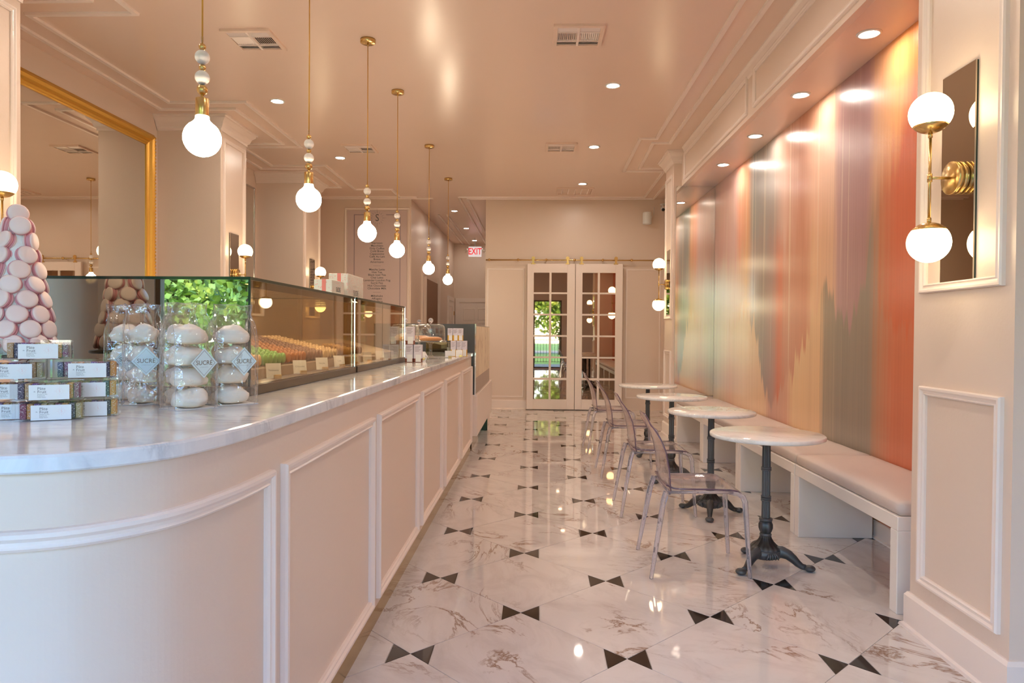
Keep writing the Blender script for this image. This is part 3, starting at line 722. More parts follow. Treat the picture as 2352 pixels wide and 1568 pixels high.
s0 = make_sconce((XP-.0125, 2.787, 1.903), 'brass twin globe sconce on the near pillar beside the mural', R(180)); st_ = tree(s0)
narrow_mirror(XP, 2.81, -1, 'narrow mirror on the near pillar behind the largest sconce')
dup(st_, (XP-.0125, 8.84, 1.90), R(180), 'brass twin globe sconce on the far pillar beside the french doors'); narrow_mirror(XP, 8.85, -1, 'narrow mirror on the far pillar beyond the mural')
for (y0, y1), l, l2 in zip(LP, ['brass twin globe sconce at the picture edge above the macaron tower', 'brass twin globe sconce rising behind the display case on the first left pillar', 'brass twin globe sconce behind the gift boxes on the second left pillar'],
        ['narrow mirror on the pillar at the picture edge above the macarons', 'narrow mirror on the first left pillar behind the display case', 'narrow mirror on the second left pillar reflecting menu text']):
    yc = (y0+y1)/2-.005
    dup(st_, (XS+.0125, yc, 1.89), 0, l); narrow_mirror(XS, yc, 1, l2)

def framed_mirror(y0, y1, z0, z1, label):
    m = root('framed_mirror', (XL, (y0+y1)/2, z0), label, 'mirror', 'gilt framed mirrors in the left recesses')
    MB().box(XL+.008, XL+.020, y0+.10, y1-.10, z0+.10, z1-.10).build('glass', 'mirror', m, True)
    P = [(0, 0), (0, .024), (.012, .030), (.020, .026), (.034, .036), (.046, .032), (.060, .052), (.082, .066), (.100, .060), (.112, .044), (.122, .040), (.126, .0)]
    fixn(MB().frame(lambda a, b, hh: (XL+.004+hh, a, b), y0+.125, y1-.125, z0+.125, z1-.125, P).build('frame', 'gilt', m, True))
    bd = MB()
    k = int((z1-z0)/.035)
    for i in range(k): bd.sphere((XL+.064, y1-.030, z0+.03+i*.035), .012, 8, 5)
    bd.build('bead_carving', 'gilt', m, True)
framed_mirror(4.78, 7.03, 1.0, 3.275, 'large gilt framed mirror on the left wall above the display case')
m2_ = root('wall_mirror', (XL, 8.8, 1.0), 'wall mirror seen nearly edge on between the two left pillars', 'mirror')
MB().box(XL+.006, XL+.020, 7.95, 9.60, 1.0, 3.25).build('glass', 'mirror', m2_, True); MB().box(XL, XL+.026, 9.60, 9.625, 1.0, 3.27).box(XL, XL+.026, 7.925, 7.95, 1.0, 3.27).box(XL, XL+.026, 7.95, 9.60, 3.25, 3.27).build('edge', 'chrome', m2_, True)

# ------------------------------------------------------------------ menu board, exit sign, speaker, camera
mb = root('menu_board', (-2.70, YB, 2.2), 'tall lilac drinks menu panel on the wall beside the corridor', 'menu board')
mp_ = MB().box(-.505, .505, -.012, 0, -1.2, 1.12).build('panel', 'lilac', mb)
fixn(MB().frame(lambda a, b, hh: (a, -hh, b), -.515, .515, -1.2, 1.125, MOLD).build('frame', 'trim', mb))
ln = MB()
for (x0, x1, z0, z1) in ((-.395, -.383, -1.1, 1.05), (.383, .395, -1.1, 1.05), (-.383, -.15, 1.038, 1.05), (.15, .383, 1.038, 1.05)): ln.box(x0, x1, -.0145, -.012, z0, z1)
ln.build('border_line', 'lilac_line', mp_)
Tm = lambda x, z: basis((x, -.0135, z), (1, 0, 0), (0, 0, 1), (0, -1, 0))
lettering('S', .17, 'ink', mp_, Tm(0, .99), sx=.85)
em = MB()
for k in range(16):
    a = 2*pi*k/16; r0, r1 = .085, (.17 if k % 4 == 0 else .135 if k % 2 == 0 else .12)
    for s_ in (-.004, .004): em.add([(r0*sin(a)+s_*cos(a), -.0135, .99+r0*cos(a)-s_*sin(a)), (r1*sin(a), -.0135, .99+r1*cos(a)), (r0*sin(a), -.0135, .99+r0*cos(a))], [(0, 1, 2)])
em.build('emblem_rays', 'lilac_line', mp_)
blocks = [(['Espresso', 'Macchiato', 'Drip Coffee', 'Cold Brew', 'Cappuccino', 'Café Au Lait', 'Breve', 'Americano'], .57), (['Matcha Latte', 'Hot Tea', 'Black Iced Tea', 'Chai Latte', 'Lavender London Fog', 'Sucré Fizz', 'Hot Chocolate', 'Chocolate Milk'], .125),
          (['Milkshake', 'Affogato', 'café glace'], -.32), (['Coke', 'Water'], -.545)]
pitch = .0455
for L, z in blocks:
    for i, t in enumerate(L): lettering(t, .046, 'ink', mp_, Tm(0, z-i*pitch), sx=1.12, bold=.0006)
dv = MB()
for z in (.186, -.258, -.482): dv.box(-.065, .065, -.0142, -.012, z-.002, z+.002)
dv.build('divider', 'lilac_line', mp_)

ex = root('exit_sign', (-1.49, 16.6, 3.20), 'lit white exit sign with red letters hanging in the corridor', 'sign')
eh = MB().box(-.155, .155, -.02, .02, -.125, .115, b=.006).build('housing', 'exit_face', ex)
lettering('EXIT', .215, 'exit_red', eh, basis((0, -.022, -.005), (1, 0, 0), (0, 0, 1), (0, -1, 0)), sx=.72, bold=.004)
MB().box(-.01, .01, -.01, .01, .115, .31).build('stem', 'white', ex)
for s_ in (-1, 1): MB().sphere((s_*.215, -.01, .02), .055, 16, 10).box(min(s_*.15, s_*.2), max(s_*.15, s_*.2), -.012, .012, .0, .03).build('emergency_lamp', 'clear_glass', ex)

sp = root('wall_speaker', (1.80, YB-.10, 3.18), 'small grey cylindrical loudspeaker high on the back wall', 'speaker')
MB().lathe([(0, -.10), (.066, -.098), (.072, -.085), (.072, .085), (.066, .098), (0, .10)], 24).build('body', 'white', sp)
MB().tube([(.0, .09, .02), (.02, .05, .06), (.0, .03, .05)], .010, 8).build('bracket', 'white', sp)
MB().tube([(.07, .02, .0), (.12, .06, .09), (.13, .09, .2)], .004, 6).build('cable', 'white', sp)
sc_ = root('security_camera', (2.03, 11.45, 3.30), 'small dome security camera in the corner above the far sconce', 'camera')
MB().tube([(.02, .10, .10), (0, .03, .07), (0, -.02, .03)], .010, 8).lathe([(0, .11), (.045, .11), (.045, .09), (0, .09)], 16, 0, Matrix.Translation((.02, .10, 0))).build('mount', 'white', sc_)
MB().tube([(0, .05, .04), (0, -.045, -.01)], .030, 16).build('body', 'white', sc_)
MB().tube([(0, -.045, -.01), (0, -.052, -.014)], .026, 16).build('lens', 'black_metal', sc_)

# ------------------------------------------------------------------ benches and cushions
ends = [(3.262, 4.538), (4.55, 5.80), (5.812, 7.075), (7.087, 8.36)]
bl = ['white bench nearest the near pillar, under the mural', 'white bench second from the near pillar, behind the second table', 'white bench third from the near pillar, behind the third table', 'white bench farthest from the near pillar, beside the alcove mirror']
cl = ['blush bench cushion nearest the near pillar', 'blush bench cushion second from the near pillar', 'blush bench cushion third from the near pillar', 'blush bench cushion farthest away beside the alcove mirror']
for (y0, y1), l, l2 in zip(ends, bl, cl):
    b = root('bench', (1.90, (y0+y1)/2, 0), l, 'bench', 'white benches under the mural'); L = y1-y0; a = L/2
    MB().box(-.232, .245, -a, a, .385, .452, b=.003).build('seat_slab', 'white_panel', b)
    for s_ in (-1, 1): MB().box(-.232, .232, min(s_*(a-.066), s_*a), max(s_*(a-.066), s_*a), 0, .385, b=.003).build('leg_panel', 'white_panel', b)
    c = root('cushion', (1.90, (y0+y1)/2, .453), l2, 'cushion', 'blush cushions on the benches')
    def cf(u, v, k=[0]):
        return None
    m_ = MB(); nx, ny = 10, 26; W0, W1, LL = -.222, .250, a-.004; H = .078
    vs_ = []; fs_ = []
    def prof_pt(i, j):
        u, v = i/nx*2-1, j/ny*2-1; e = lambda q: (1-abs(q)**7)
        x = (W0+W1)/2+(W1-W0)/2*u; y = LL*v
        z = H*(.80+.20*e(u)*e(v))+.004*sin(y*9+y0)*e(u)*e(v)+.004*noise.noise(V((x*6, y*4+y0, 0)))
        return x, y, z
    rings = []
    for (ins, zf) in ((.012, 0), (.0, .012), (-.003, .04), (.004, .062)):
        rings.append([(W0+ins, -LL+ins, zf), (W1-ins, -LL+ins, zf), (W1-ins, LL-ins, zf), (W0+ins, LL-ins, zf)])
    top = [[prof_pt(i, j) for j in range(ny+1)] for i in range(nx+1)]
    ids = {}
    for i in range(nx+1):
        for j in range(ny+1): ids[i, j] = len(vs_); x, y, z = top[i][j]; k_ = .985; vs_.append((x*1.0 if 0 < i < nx else x-(.006 if i == nx else -.006), y if 0 < j < ny else y*.995, z))
    for i in range(nx):
        for j in range(ny): fs_.append((ids[i, j], ids[i+1, j], ids[i+1, j+1], ids[i, j+1]))
    bnd = [(i, 0) for i in range(nx)]+[(nx, j) for j in range(ny)]+[(i, ny) for i in range(nx, 0, -1)]+[(0, j) for j in range(ny, 0, -1)]
    prev = [ids[q] for q in bnd]
    for (ins, zf) in ((-.002, .052), (-.004, .03), (0, .010), (.008, .0)):
        cur = []
        for (i, j) in bnd:
            x, y, z = top[i][j]; x = (W0+ins) if i == 0 else (W1-ins) if i == nx else x; y = (-LL+ins) if j == 0 else (LL-ins) if j == ny else y
            if i in (0, nx): x += .0018*sin(y*55)*(1 if i else -1)
            cur.append(len(vs_)); vs_.append((x, y, zf))
        n4 = len(bnd)
        for q in range(n4): fs_.append((prev[q], cur[q], cur[(q+1) % n4], prev[(q+1) % n4]))
        prev = cur
    fs_.append(tuple(prev)); m_.add(vs_, fs_, 0, True); fixn(m_.build('pad', 'cushion', c))

# ------------------------------------------------------------------ bistro tables
def make_table(loc, rz, label):
    t = root('bistro_table', loc, label, 'table', 'round marble bistro tables along the bench', rz)
    MB().lathe([(0, .716), (.298, .716), (.304, .719), (.3055, .728), (.304, .737), (.298, .740), (0, .740)], 72).build('tabletop', 'table_marble', t)
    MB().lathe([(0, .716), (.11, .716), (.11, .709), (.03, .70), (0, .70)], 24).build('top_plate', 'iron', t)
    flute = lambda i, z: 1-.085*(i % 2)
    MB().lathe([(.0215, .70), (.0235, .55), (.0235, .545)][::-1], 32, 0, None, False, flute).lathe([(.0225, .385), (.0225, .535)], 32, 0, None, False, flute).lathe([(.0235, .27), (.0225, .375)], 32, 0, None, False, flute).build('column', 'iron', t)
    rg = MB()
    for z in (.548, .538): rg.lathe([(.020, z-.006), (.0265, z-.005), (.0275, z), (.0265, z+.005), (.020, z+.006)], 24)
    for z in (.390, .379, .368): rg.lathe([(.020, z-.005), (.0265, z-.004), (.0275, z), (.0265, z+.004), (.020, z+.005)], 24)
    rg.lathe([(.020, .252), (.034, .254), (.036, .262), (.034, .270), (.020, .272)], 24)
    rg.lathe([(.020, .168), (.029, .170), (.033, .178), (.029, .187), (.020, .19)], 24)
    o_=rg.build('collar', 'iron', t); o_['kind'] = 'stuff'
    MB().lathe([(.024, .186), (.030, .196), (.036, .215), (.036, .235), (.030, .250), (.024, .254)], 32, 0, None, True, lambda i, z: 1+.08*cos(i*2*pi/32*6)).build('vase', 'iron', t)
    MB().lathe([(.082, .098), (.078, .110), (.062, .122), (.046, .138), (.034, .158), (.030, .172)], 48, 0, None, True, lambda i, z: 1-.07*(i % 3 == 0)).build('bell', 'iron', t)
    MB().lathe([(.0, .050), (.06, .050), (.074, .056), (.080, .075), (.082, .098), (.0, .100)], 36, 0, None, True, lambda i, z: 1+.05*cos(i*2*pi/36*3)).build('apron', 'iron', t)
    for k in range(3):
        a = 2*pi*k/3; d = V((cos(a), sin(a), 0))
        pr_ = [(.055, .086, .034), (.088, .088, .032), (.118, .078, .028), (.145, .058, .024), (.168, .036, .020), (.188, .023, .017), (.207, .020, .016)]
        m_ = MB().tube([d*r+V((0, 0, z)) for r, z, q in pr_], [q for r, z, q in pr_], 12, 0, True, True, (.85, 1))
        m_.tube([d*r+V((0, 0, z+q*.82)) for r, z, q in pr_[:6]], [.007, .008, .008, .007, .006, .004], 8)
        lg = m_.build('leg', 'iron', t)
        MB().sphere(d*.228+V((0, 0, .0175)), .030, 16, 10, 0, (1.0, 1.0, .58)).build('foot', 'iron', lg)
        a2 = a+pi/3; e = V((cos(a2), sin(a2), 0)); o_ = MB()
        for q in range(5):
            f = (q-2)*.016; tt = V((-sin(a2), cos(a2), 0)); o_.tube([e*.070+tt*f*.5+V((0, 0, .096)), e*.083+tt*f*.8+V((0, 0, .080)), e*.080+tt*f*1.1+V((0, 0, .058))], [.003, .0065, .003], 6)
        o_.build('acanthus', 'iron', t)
    return t
t0 = make_table((1.278, 3.905, 0), R(220), 'round marble bistro table nearest the camera on a black iron pedestal'); tt_ = tree(t0)
for (x, y, a, l) in [(1.25, 5.02, 255, 'round marble bistro table second from the camera on a black iron pedestal'), (1.19, 6.17, 225, 'round marble bistro table third from the camera on a black iron pedestal'), (1.184, 7.45, 240, 'round marble bistro table farthest from the camera on a black iron pedestal')]:
    dup(tt_, (x, y, 0), R(a), l)

# ------------------------------------------------------------------ clear acrylic chairs (local +x faces the table)
def lerp(a, b, t): return a+(b-a)*t
def pw(tbl, t):
    for (a, va), (b, vb) in zip(tbl[:-1], tbl[1:]):
        if t <= b: return lerp(va, vb, (t-a)/(b-a))
    return tbl[-1][1]
def make_chair(loc, rz, label):
    c = root('acrylic_chair', loc, label, 'chair', 'clear acrylic chairs at the bistro tables', rz)
    def seat(u, v):
        x = lerp(-.175, .235, u); wv = v*2-1; w_ = pw([(0, .190), (.25, .207), (.85, .212), (1, .180)], u); y = w_*wv
        z = .462-.010*(u-.5)**2-.016*(1-abs(wv)**3)*(1-abs(u*2-1)**4)+.004*(abs(wv)**6)-.030*max(0, u-.82)**2/.0324
        z += .018*max(0, .10-u)/.10
        x -= .035*max(0, abs(wv)-.55)**2*(1 if u > .5 else 0)
        return (x, y, z)
    fixn(MB().sheet(seat, 22, 18, .007, 0, 1).build('seat', ['acrylic', 'acrylic_rim'], c))
    def back(u, v):
        wv = v*2-1; w_ = pw([(0, .196), (.12, .212), (.55, .205), (.85, .185), (1, .165)], u)
        x = pw([(0, -.165), (.08, -.171), (.3, -.178), (.55, -.195), (.75, -.222), (.9, -.250), (1, -.272)], u); z = lerp(.448, .852, u)
        ed = max(0, abs(wv)-.35)/.65; z -= .055*ed**2.2*u**3
        x -= .030*(1-wv*wv)*(.35+.65*u)-.012
        return (x, w_*wv, z)
    fixn(MB().sheet(back, 22, 16, .0065, 0, 1).build('backrest', ['acrylic', 'acrylic_rim'], c))
    for s_ in (-1, 1):
        pts = [(-.178, s_*.198, .450), (-.186, s_*.201, .425), (-.197, s_*.207, .39), (-.262, s_*.246, .0)]
        fixn(MB().tube(pts, [.016, .0165, .016, .0105], 8, 0, False, True, (.85, 1)).build('leg', ['acrylic_leg'], c))
        pts = [(.150, s_*.200, .449), (.195, s_*.202, .443), (.222, s_*.203, .428), (.234, s_*.204, .40), (.262, s_*.212, 0)]
        fixn(MB().tube(pts, [.009, .012, .0155, .0155, .0105], 8, 0, False, True, (.85, 1)).build('leg', ['acrylic_leg'], c))
    fixn(MB().tube([(-.16, -.196, .438), (-.16, .196, .438)], .007, 8).tube([(-.17, -.198, .446), (.17, -.206, .452)], .008, 8).tube([(-.17, .198, .446), (.17, .206, .452)], .008, 8).build('seat_rib', 'acrylic_leg', c))
    return c
ch = make_chair((.872, 3.915, 0), 0, 'clear acrylic chair nearest the camera facing the first bistro table'); cht = tree(ch)
for (x, y, a, l) in [(.862, 5.135, 0, 'clear acrylic chair second from the camera facing the second bistro table'), (.835, 6.415, 1, 'clear acrylic chair third from the camera facing the third bistro table'), (.80, 7.665, 2, 'clear acrylic chair farthest from the camera facing the last bistro table')]:
    dup(cht, (x, y, 0), R(a), l)
# ------------------------------------------------------------------ display cases on the counter
CX = -.975; ZT = 1.065
def make_case(y0, y1, label, end_mat):
    xb = -1.74; zt = 1.470; xc = (CX+xb)/2; yc = (y0+y1)/2
    c = root('display_case', (xc, yc, ZT), label, 'display case')
    MB().box(xb, CX+.006, y0-.004, y1+.004, ZT, ZT+.033, b=.002).build('sill', 'sill', c, True)
    MB().box(CX-.008, CX, y0+.009, y1-.002, ZT+.033, zt-.008).build('front_glass', 'case_glass', c, True)
    MB().box(xb, CX, y0, y0+.008, ZT+.033, zt-.008).build('end_glass', end_mat, c, True)
    MB().box(xb, CX-.009, y1-.008, y1-.0005, ZT+.033, zt-.008).build('end_glass', 'case_glass', c, True)
    MB().box(xb, CX+.002, y0-.002, y1, zt-.008, zt).build('top_glass', 'window_glass', c, True)
    MB().box(CX-.001, CX+.0025, y0-.002, y1, zt-.009, zt+.001).box(xb, CX, y0-.0025, y0+.001, zt-.009, zt+.001).build('top_edge', 'mirror_edge', c, True)
    MB().box(xb-.01, xb, y0, y1, ZT+.033, zt-.008).build('back_panel', 'taupe', c, True)
    if end_mat == 'case_end': MB().box(CX-.004, CX+.003, y0-.003, y0+.004, ZT+.033, zt).build('edge_bead', 'mirror_edge', c, True)
    MB().box(CX-.003, CX+.003, y1-.006, y1-.001, ZT+.033, zt).build('edge_bead', 'chrome', c, True)
    MB().box(xb+.02, CX-.012, y0+.02, y1-.02, ZT+.033, ZT+.036).build('deck', 'wood', c, True)
    MB().box(CX-.034, CX-.009, y0+.03, y1-.03, zt-.020, zt-.009).box(CX-.0125, CX-.009, y0+.03, y1-.03, zt-.034, zt-.020).build('fill_strip_hood', 'sill', c, True)  # hood added along the top to keep the fill strip out of view
    MB().box(CX-.033, CX-.014, y0+.04, y1-.04, zt-.0225, zt-.020).build('added_fill_strip', 'added_case_fill', c, True)  # added fill light for the case interior
    tr = MB(); T = None; x0_, x1_ = CX-.075, CX-.47; n = 12
    vs_ = [(x0_, y0+.03, ZT+.078), (x0_, y1-.03, ZT+.078), (x1_, y0+.03, ZT+.166), (x1_, y1-.03, ZT+.166), (x0_, y0+.03, ZT+.037), (x0_, y1-.03, ZT+.037), (x1_, y0+.03, ZT+.037), (x1_, y1-.03, ZT+.037)]
    tr.add(vs_, [(0, 1, 3, 2), (4, 6, 7, 5), (0, 4, 5, 1), (2, 3, 7, 6), (0, 2, 6, 4), (1, 5, 7, 3)]); fixn(tr.build('tray_riser', 'taupe', c, True))
    return c
make_case(2.335, 3.705, 'glass display case nearest the camera, filled with rows of macarons', 'case_end')
make_case(3.745, 5.12, 'second glass display case along the counter beside the brown boxes', 'case_glass')
MB_shadow = None

def macaron_mesh(r, t, col_sh, col_ft, n=18):
    m = MB(); h2 = t/2; g_ = t*.13
    rn = lambda i, z: 1+.035*noise.noise(V((cos(2*pi*i/n)*9, sin(2*pi*i/n)*9, z*160)))
    for s_ in (-1, 1):
        T = Matrix.Diagonal((1, 1, s_, 1))
        m.lathe([(r*.97, g_+t*.10), (r*1.0, g_+t*.16), (r*.97, g_+t*.24), (r*.86, h2*.90), (r*.6, h2*.985), (0, h2)], n, 0, T)
        m.lathe([(r*.90, g_), (r*1.03, g_+t*.02), (r*1.05, g_+t*.06), (r*1.0, g_+t*.11)], n, 1, T, True, rn)
    m.lathe([(r*.92, -g_), (r*.955, 0), (r*.92, g_)], n, 1)
    return m.mesh('macaron', [col_sh, col_ft])
for nm_, sh, ft in (('pink', (240, 214, 206), (222, 158, 164)), ('beige', (212, 180, 142), (180, 140, 100)), ('green', (120, 172, 92), (96, 150, 72)), ('orange', (168, 106, 62), (140, 84, 48)), ('mauve', (128, 92, 80), (104, 72, 62)), ('cream', (216, 186, 142), (190, 152, 108)), ('cocoa', (104, 66, 48), (84, 50, 36))):
    M['mac_'+nm_] = mat('macaron shell '+nm_, srgb(*sh), .42); M['macf_'+nm_] = mat('macaron foot '+nm_, srgb(*ft), .7)
cn_ = {'beige': 'beige', 'green': 'green', 'orange': 'tawny', 'mauve': 'mauve', 'cream': 'cream', 'cocoa': 'cocoa'}
def mac_rows(ya, yb, colr, cols_, rows, x0, zf, where):
    me = macaron_mesh(.0222, .031, M['mac_'+colr], M['macf_'+colr], 12)
    for i in range(rows):
        for j in range(cols_):
            o = link('macaron', me); x = x0-.020-i*.0335; y = lerp(ya, yb, (j+.5)/cols_)
            o.location = (x, y, zf(x)+.0255); o.rotation_euler = (R(90)+R(rnd.uniform(-4, 4)), R(rnd.uniform(0, 90)), R(90)+R(rnd.uniform(-8, 8)))
            tag(o, '%s macaron in the %s, %s from front glass, %s from near side' % (cn_[colr], where, ORD[i], ORD[j]), 'macaron', '%s macarons in the %s' % (cn_[colr], where))
ORD = ['first', 'second', 'third', 'fourth', 'fifth', 'sixth', 'seventh', 'eighth', 'ninth', 'tenth', 'eleventh']
zf = lambda x: ZT+.078+.088*((CX-.075)-x)/.395
k0 = 2.385
k0 = 2.37
for colr, nc in (('beige', 6), ('green', 5), ('tawny', 5), ('mauve', 5), ('cream', 5)):
    w_ = nc*.049; mac_rows(k0, k0+w_, {'tawny': 'orange'}.get(colr, colr), nc, 10, CX-.08, zf, 'nearest case'); k0 += w_+.010
mac_rows(3.80, 3.99, 'cream', 4, 4, CX-.08, zf, 'second case'); mac_rows(4.01, 4.20, 'cocoa', 4, 4, CX-.08, zf, 'second case')

def place_card(loc, rz, label, txt, group='small white price cards'):
    c = root('price_card', loc, label, 'price card', group, rz)
    T = Matrix.Rotation(R(-14), 4, 'X')
    cd_ = MB().box(-.029, .029, -.0006, .0006, .003, .062, T=T).build('card', 'card', c)
    MB().box(-.002, .026, -.010, .010, 0, .016, b=.001).build('holder', 'brass', c)
    if txt:
        lettering(txt, .011, 'ink', cd_, T @ basis((0, -.0012, .034), (1, 0, 0), (0, 0, 1), (0, -1, 0)), sx=1.0)
    return c
for i, (y, t, l) in enumerate([(2.665, 'Noisette', 'white price card in front of the beige and green macarons'), (2.965, 'Chocolat', 'white price card in front of the tawny macarons'), (3.275, 'Vanille', 'white price card in front of the mauve brown macarons'), (3.565, 'Café', 'white price card in front of the cream macarons')]):
    place_card((-1.016, y, ZT+.0365), R(38), l, t)
for y, l in [(3.86, 'white price card at the near end of the second display case'), (4.16, 'white price card second in the second display case'), (4.5, 'white price card farthest in the second display case')]: place_card((-1.016, y, ZT+.0365), R(38), l, None)

# ------------------------------------------------------------------ gift boxes on the case
def pattern_paper():
    m = mat('patterned pale gift paper', srgb(226, 222, 206), .55); tc = nn(m, 'ShaderNodeTexCoord')
    v = nn(m, 'ShaderNodeTexVoronoi', Scale=75.0); lk(m, tc.outputs['Object'], v.inputs['Vector'])
    f = ramp(m, v.outputs['Distance'], [(.22, (1, 1, 1)), (.30, (0, 0, 0))]); lk(m, mixc(m, math_(m, 'MULTIPLY', f, .55), srgb(226, 222, 206), srgb(240, 150, 140)), bsdf(m).inputs['Base Color']); return m
M['gift'] = pattern_paper()
def gift(x0, x1, y0, y1, z0, z1, label, ts):
    b = root('gift_box', ((x0+x1)/2, (y0+y1)/2, z0), label, 'gift box')
    cb_ = MB().box(x0, x1, y0, y1, z0, z1, b=.002).build('carton', 'gift', b, True)
    xm = lerp(x0, x1, .55)
    MB().box(xm-.010, xm+.010, y0-.0012, y1+.0012, z0, z1+.0012).build('ribbon', 'red_ribbon', b, True)
    lettering('SUCRÉ', ts, 'ink', cb_, basis((x1+.0008, (y0+y1)/2, z0+.030), (0, 1, 0), (0, 0, 1), (1, 0, 0)), sx=.8)
gift(-1.122, -1.030, 3.47, 3.69, 1.4705, 1.548, 'smaller patterned gift box with coral ribbon on top of the display case', .034)
gift(-1.135, -1.030, 3.76, 4.10, 1.4705, 1.602, 'larger patterned gift box with shop lettering on top of the display case', .045)

# ------------------------------------------------------------------ candy boxes
jm = {}
def sugared(nm, c):
    m = mat('sugared jelly '+nm, c, .45); tc = nn(m, 'ShaderNodeTexCoord'); n = nn(m, 'ShaderNodeTexNoise', Scale=520.0, Detail=1.0); lk(m, tc.outputs['Object'], n.inputs['Vector'])
    f = ramp(m, n.outputs['Fac'], [(.60, (0, 0, 0)), (.68, (1, 1, 1))]); lk(m, mixc(m, f, c, (.75, .70, .68)), bsdf(m).inputs['Base Color'])
    b = nn(m, 'ShaderNodeBump', Strength=.6, Distance=.002); lk(m, n.outputs['Fac'], b.inputs['Height']); lk(m, b.outputs[0], bsdf(m).inputs['Normal']); jm[nm] = m
for nm_, c in (('tan', (.46, .28, .13)), ('plum', (.20, .04, .09)), ('navy', (.05, .045, .09)), ('amber', (.55, .24, .05)), ('violet', (.15, .05, .22)), ('olive', (.36, .26, .12))): sugared(nm_, c)
TXT = None
def candy_box(loc, rz, label, seq):
    W, Dp, Hh = .150, .044, .0485
    b = root('candy_box', loc, label, 'candy box', 'clear boxes of fruit jellies', rz)
    MB().box(-W/2, W/2, -Dp/2, Dp/2, 0, Hh, b=.0012).build('clear_box', 'acetate', b)
    n = len(seq)
    for i, q in enumerate(seq):
        x0 = -W/2+.014+(W-.020)*i/n
        MB().box(x0+.0006, x0+(W-.020)/n-.0006, -Dp/2+.006, Dp/2-.004, .003, .0405, b=.0015).build('jelly_slice', jm[q], b)
    yb_ = -Dp/2-.0009
    lb_ = MB().box(-.037, .047, yb_, yb_+.0006, .001, .0375).build('label', 'card', b)
    Tm_ = lambda x, z: basis((x, yb_-.0003, z), (1, 0, 0), (0, 0, 1), (0, -1, 0))
    for t_, sz, x, z in (('Pâte', .0098, -.0195, .0285), ('Fruit', .0098, -.0195, .0205), ('de', .0040, -.0250, .0215), ('Strawberry, Pear,', .0030, -.0195, .0148), ('Raspberry &', .0030, -.0195, .0112), ('Mango Passion', .0030, -.0195, .0076)):
        k = (t_,)
        if k not in cache:
            cache[k] = text_mesh(t_, sz, 'LEFT' if t_ != 'de' else 'CENTER', 1.0); cache[k].materials.clear(); cache[k].materials.append(M['ink'])
        o = link('lettering', cache[k], lb_); o.matrix_local = Tm_(x, z)
    if 'emb' not in cache:
        e_ = MB()
        for k in range(12):
            a = 2*pi*k/12; r0, r1 = .0055, (.0125 if k % 3 == 0 else .0095)
            e_.add([(r0*sin(a)+.0003*cos(a), r0*cos(a)-.0003*sin(a), 0), (r1*sin(a), r1*cos(a), 0), (r0*sin(a)-.0003*cos(a), r0*cos(a)+.0003*sin(a), 0)], [(0, 1, 2)])
        cache['emb'] = e_.mesh('emblem_rays', 'ink_pink'); cache['S'] = text_mesh('S', .0098, 'CENTER', .9); cache['S'].materials.clear(); cache['S'].materials.append(M['ink_pink'])
    for q in ('emb', 'S'): o = link('emblem', cache[q], lb_); o.matrix_local = Tm_(.0265, .0215)
rz = R(28); ux, uy = cos(rz), sin(rz)
def bx(cx, cy, row, dz, label, seq): candy_box((cx, cy, ZT+.0005+row*.0495), rz+R(dz), label, seq)
bcol = [(-1.277, 1.718), (-1.166, 1.797)]
s1 = ['tan', 'plum', 'navy', 'amber', 'violet', 'plum', 'navy', 'tan', 'olive']; s2 = ['navy', 'plum', 'tan', 'amber', 'olive', 'violet', 'plum', 'navy', 'amber']; s3 = ['olive', 'navy', 'violet', 'tan', 'plum', 'amber', 'tan', 'amber', 'plum']
bl_, br_ = (-1.302, 1.688), (-1.170, 1.8135)
br_ = (bl_[0]+.1575*ux, bl_[1]+.1575*uy)
bx(*bl_, 0, -1, 'candy box on the marble at the bottom of the left stack', ['tan', 'navy', 'violet', 'amber', 'olive', 'plum', 'navy', 'olive', 'tan'])
bx(bl_[0]-.006*ux, bl_[1]-.006*uy, 1, 1, 'candy box second from the bottom of the left stack', ['olive', 'navy', 'violet', 'amber', 'tan', 'plum', 'navy', 'olive', 'tan'])
bx(bl_[0]-.004*ux, bl_[1]-.004*uy, 2, 0, 'candy box at the top of the left stack, directly under the uppermost box', s1)
bx(*br_, 0, 0, 'candy box on the marble at the bottom of the right stack, partly hidden', s2)
bx(br_[0]-.003*ux, br_[1]-.003*uy, 1, 0, 'candy box second from the bottom of the right stack, partly hidden', s2)
bx(br_[0]-.002*ux, br_[1]-.002*uy, 2, 1, 'candy box at the top of the right stack next to the meringue bags', ['navy', 'plum', 'tan', 'amber', 'olive', 'violet', 'plum', 'navy', 'amber'])
fx, fy = (bl_[0]+br_[0])/2+.052*uy+.006*ux, (bl_[1]+br_[1])/2-.052*ux+.006*uy
bx(fx, fy, 0, 0, 'candy box on the marble in front of both stacks', ['plum', 'amber', 'violet', 'tan', 'olive', 'plum', 'amber', 'navy', 'olive'])
bx(fx-.004*ux, fy-.004*uy, 1, 0, 'candy box on top of the one standing in front of both stacks', ['navy', 'tan', 'violet', 'plum', 'olive', 'tan', 'plum', 'amber', 'plum'])
bx((bl_[0]+br_[0])/2-.028*ux, (bl_[1]+br_[1])/2-.028*uy, 3, 0, 'uppermost candy box lying across the two stacks', ['tan', 'navy', 'violet', 'plum', 'olive', 'tan', 'plum', 'amber', 'plum'])

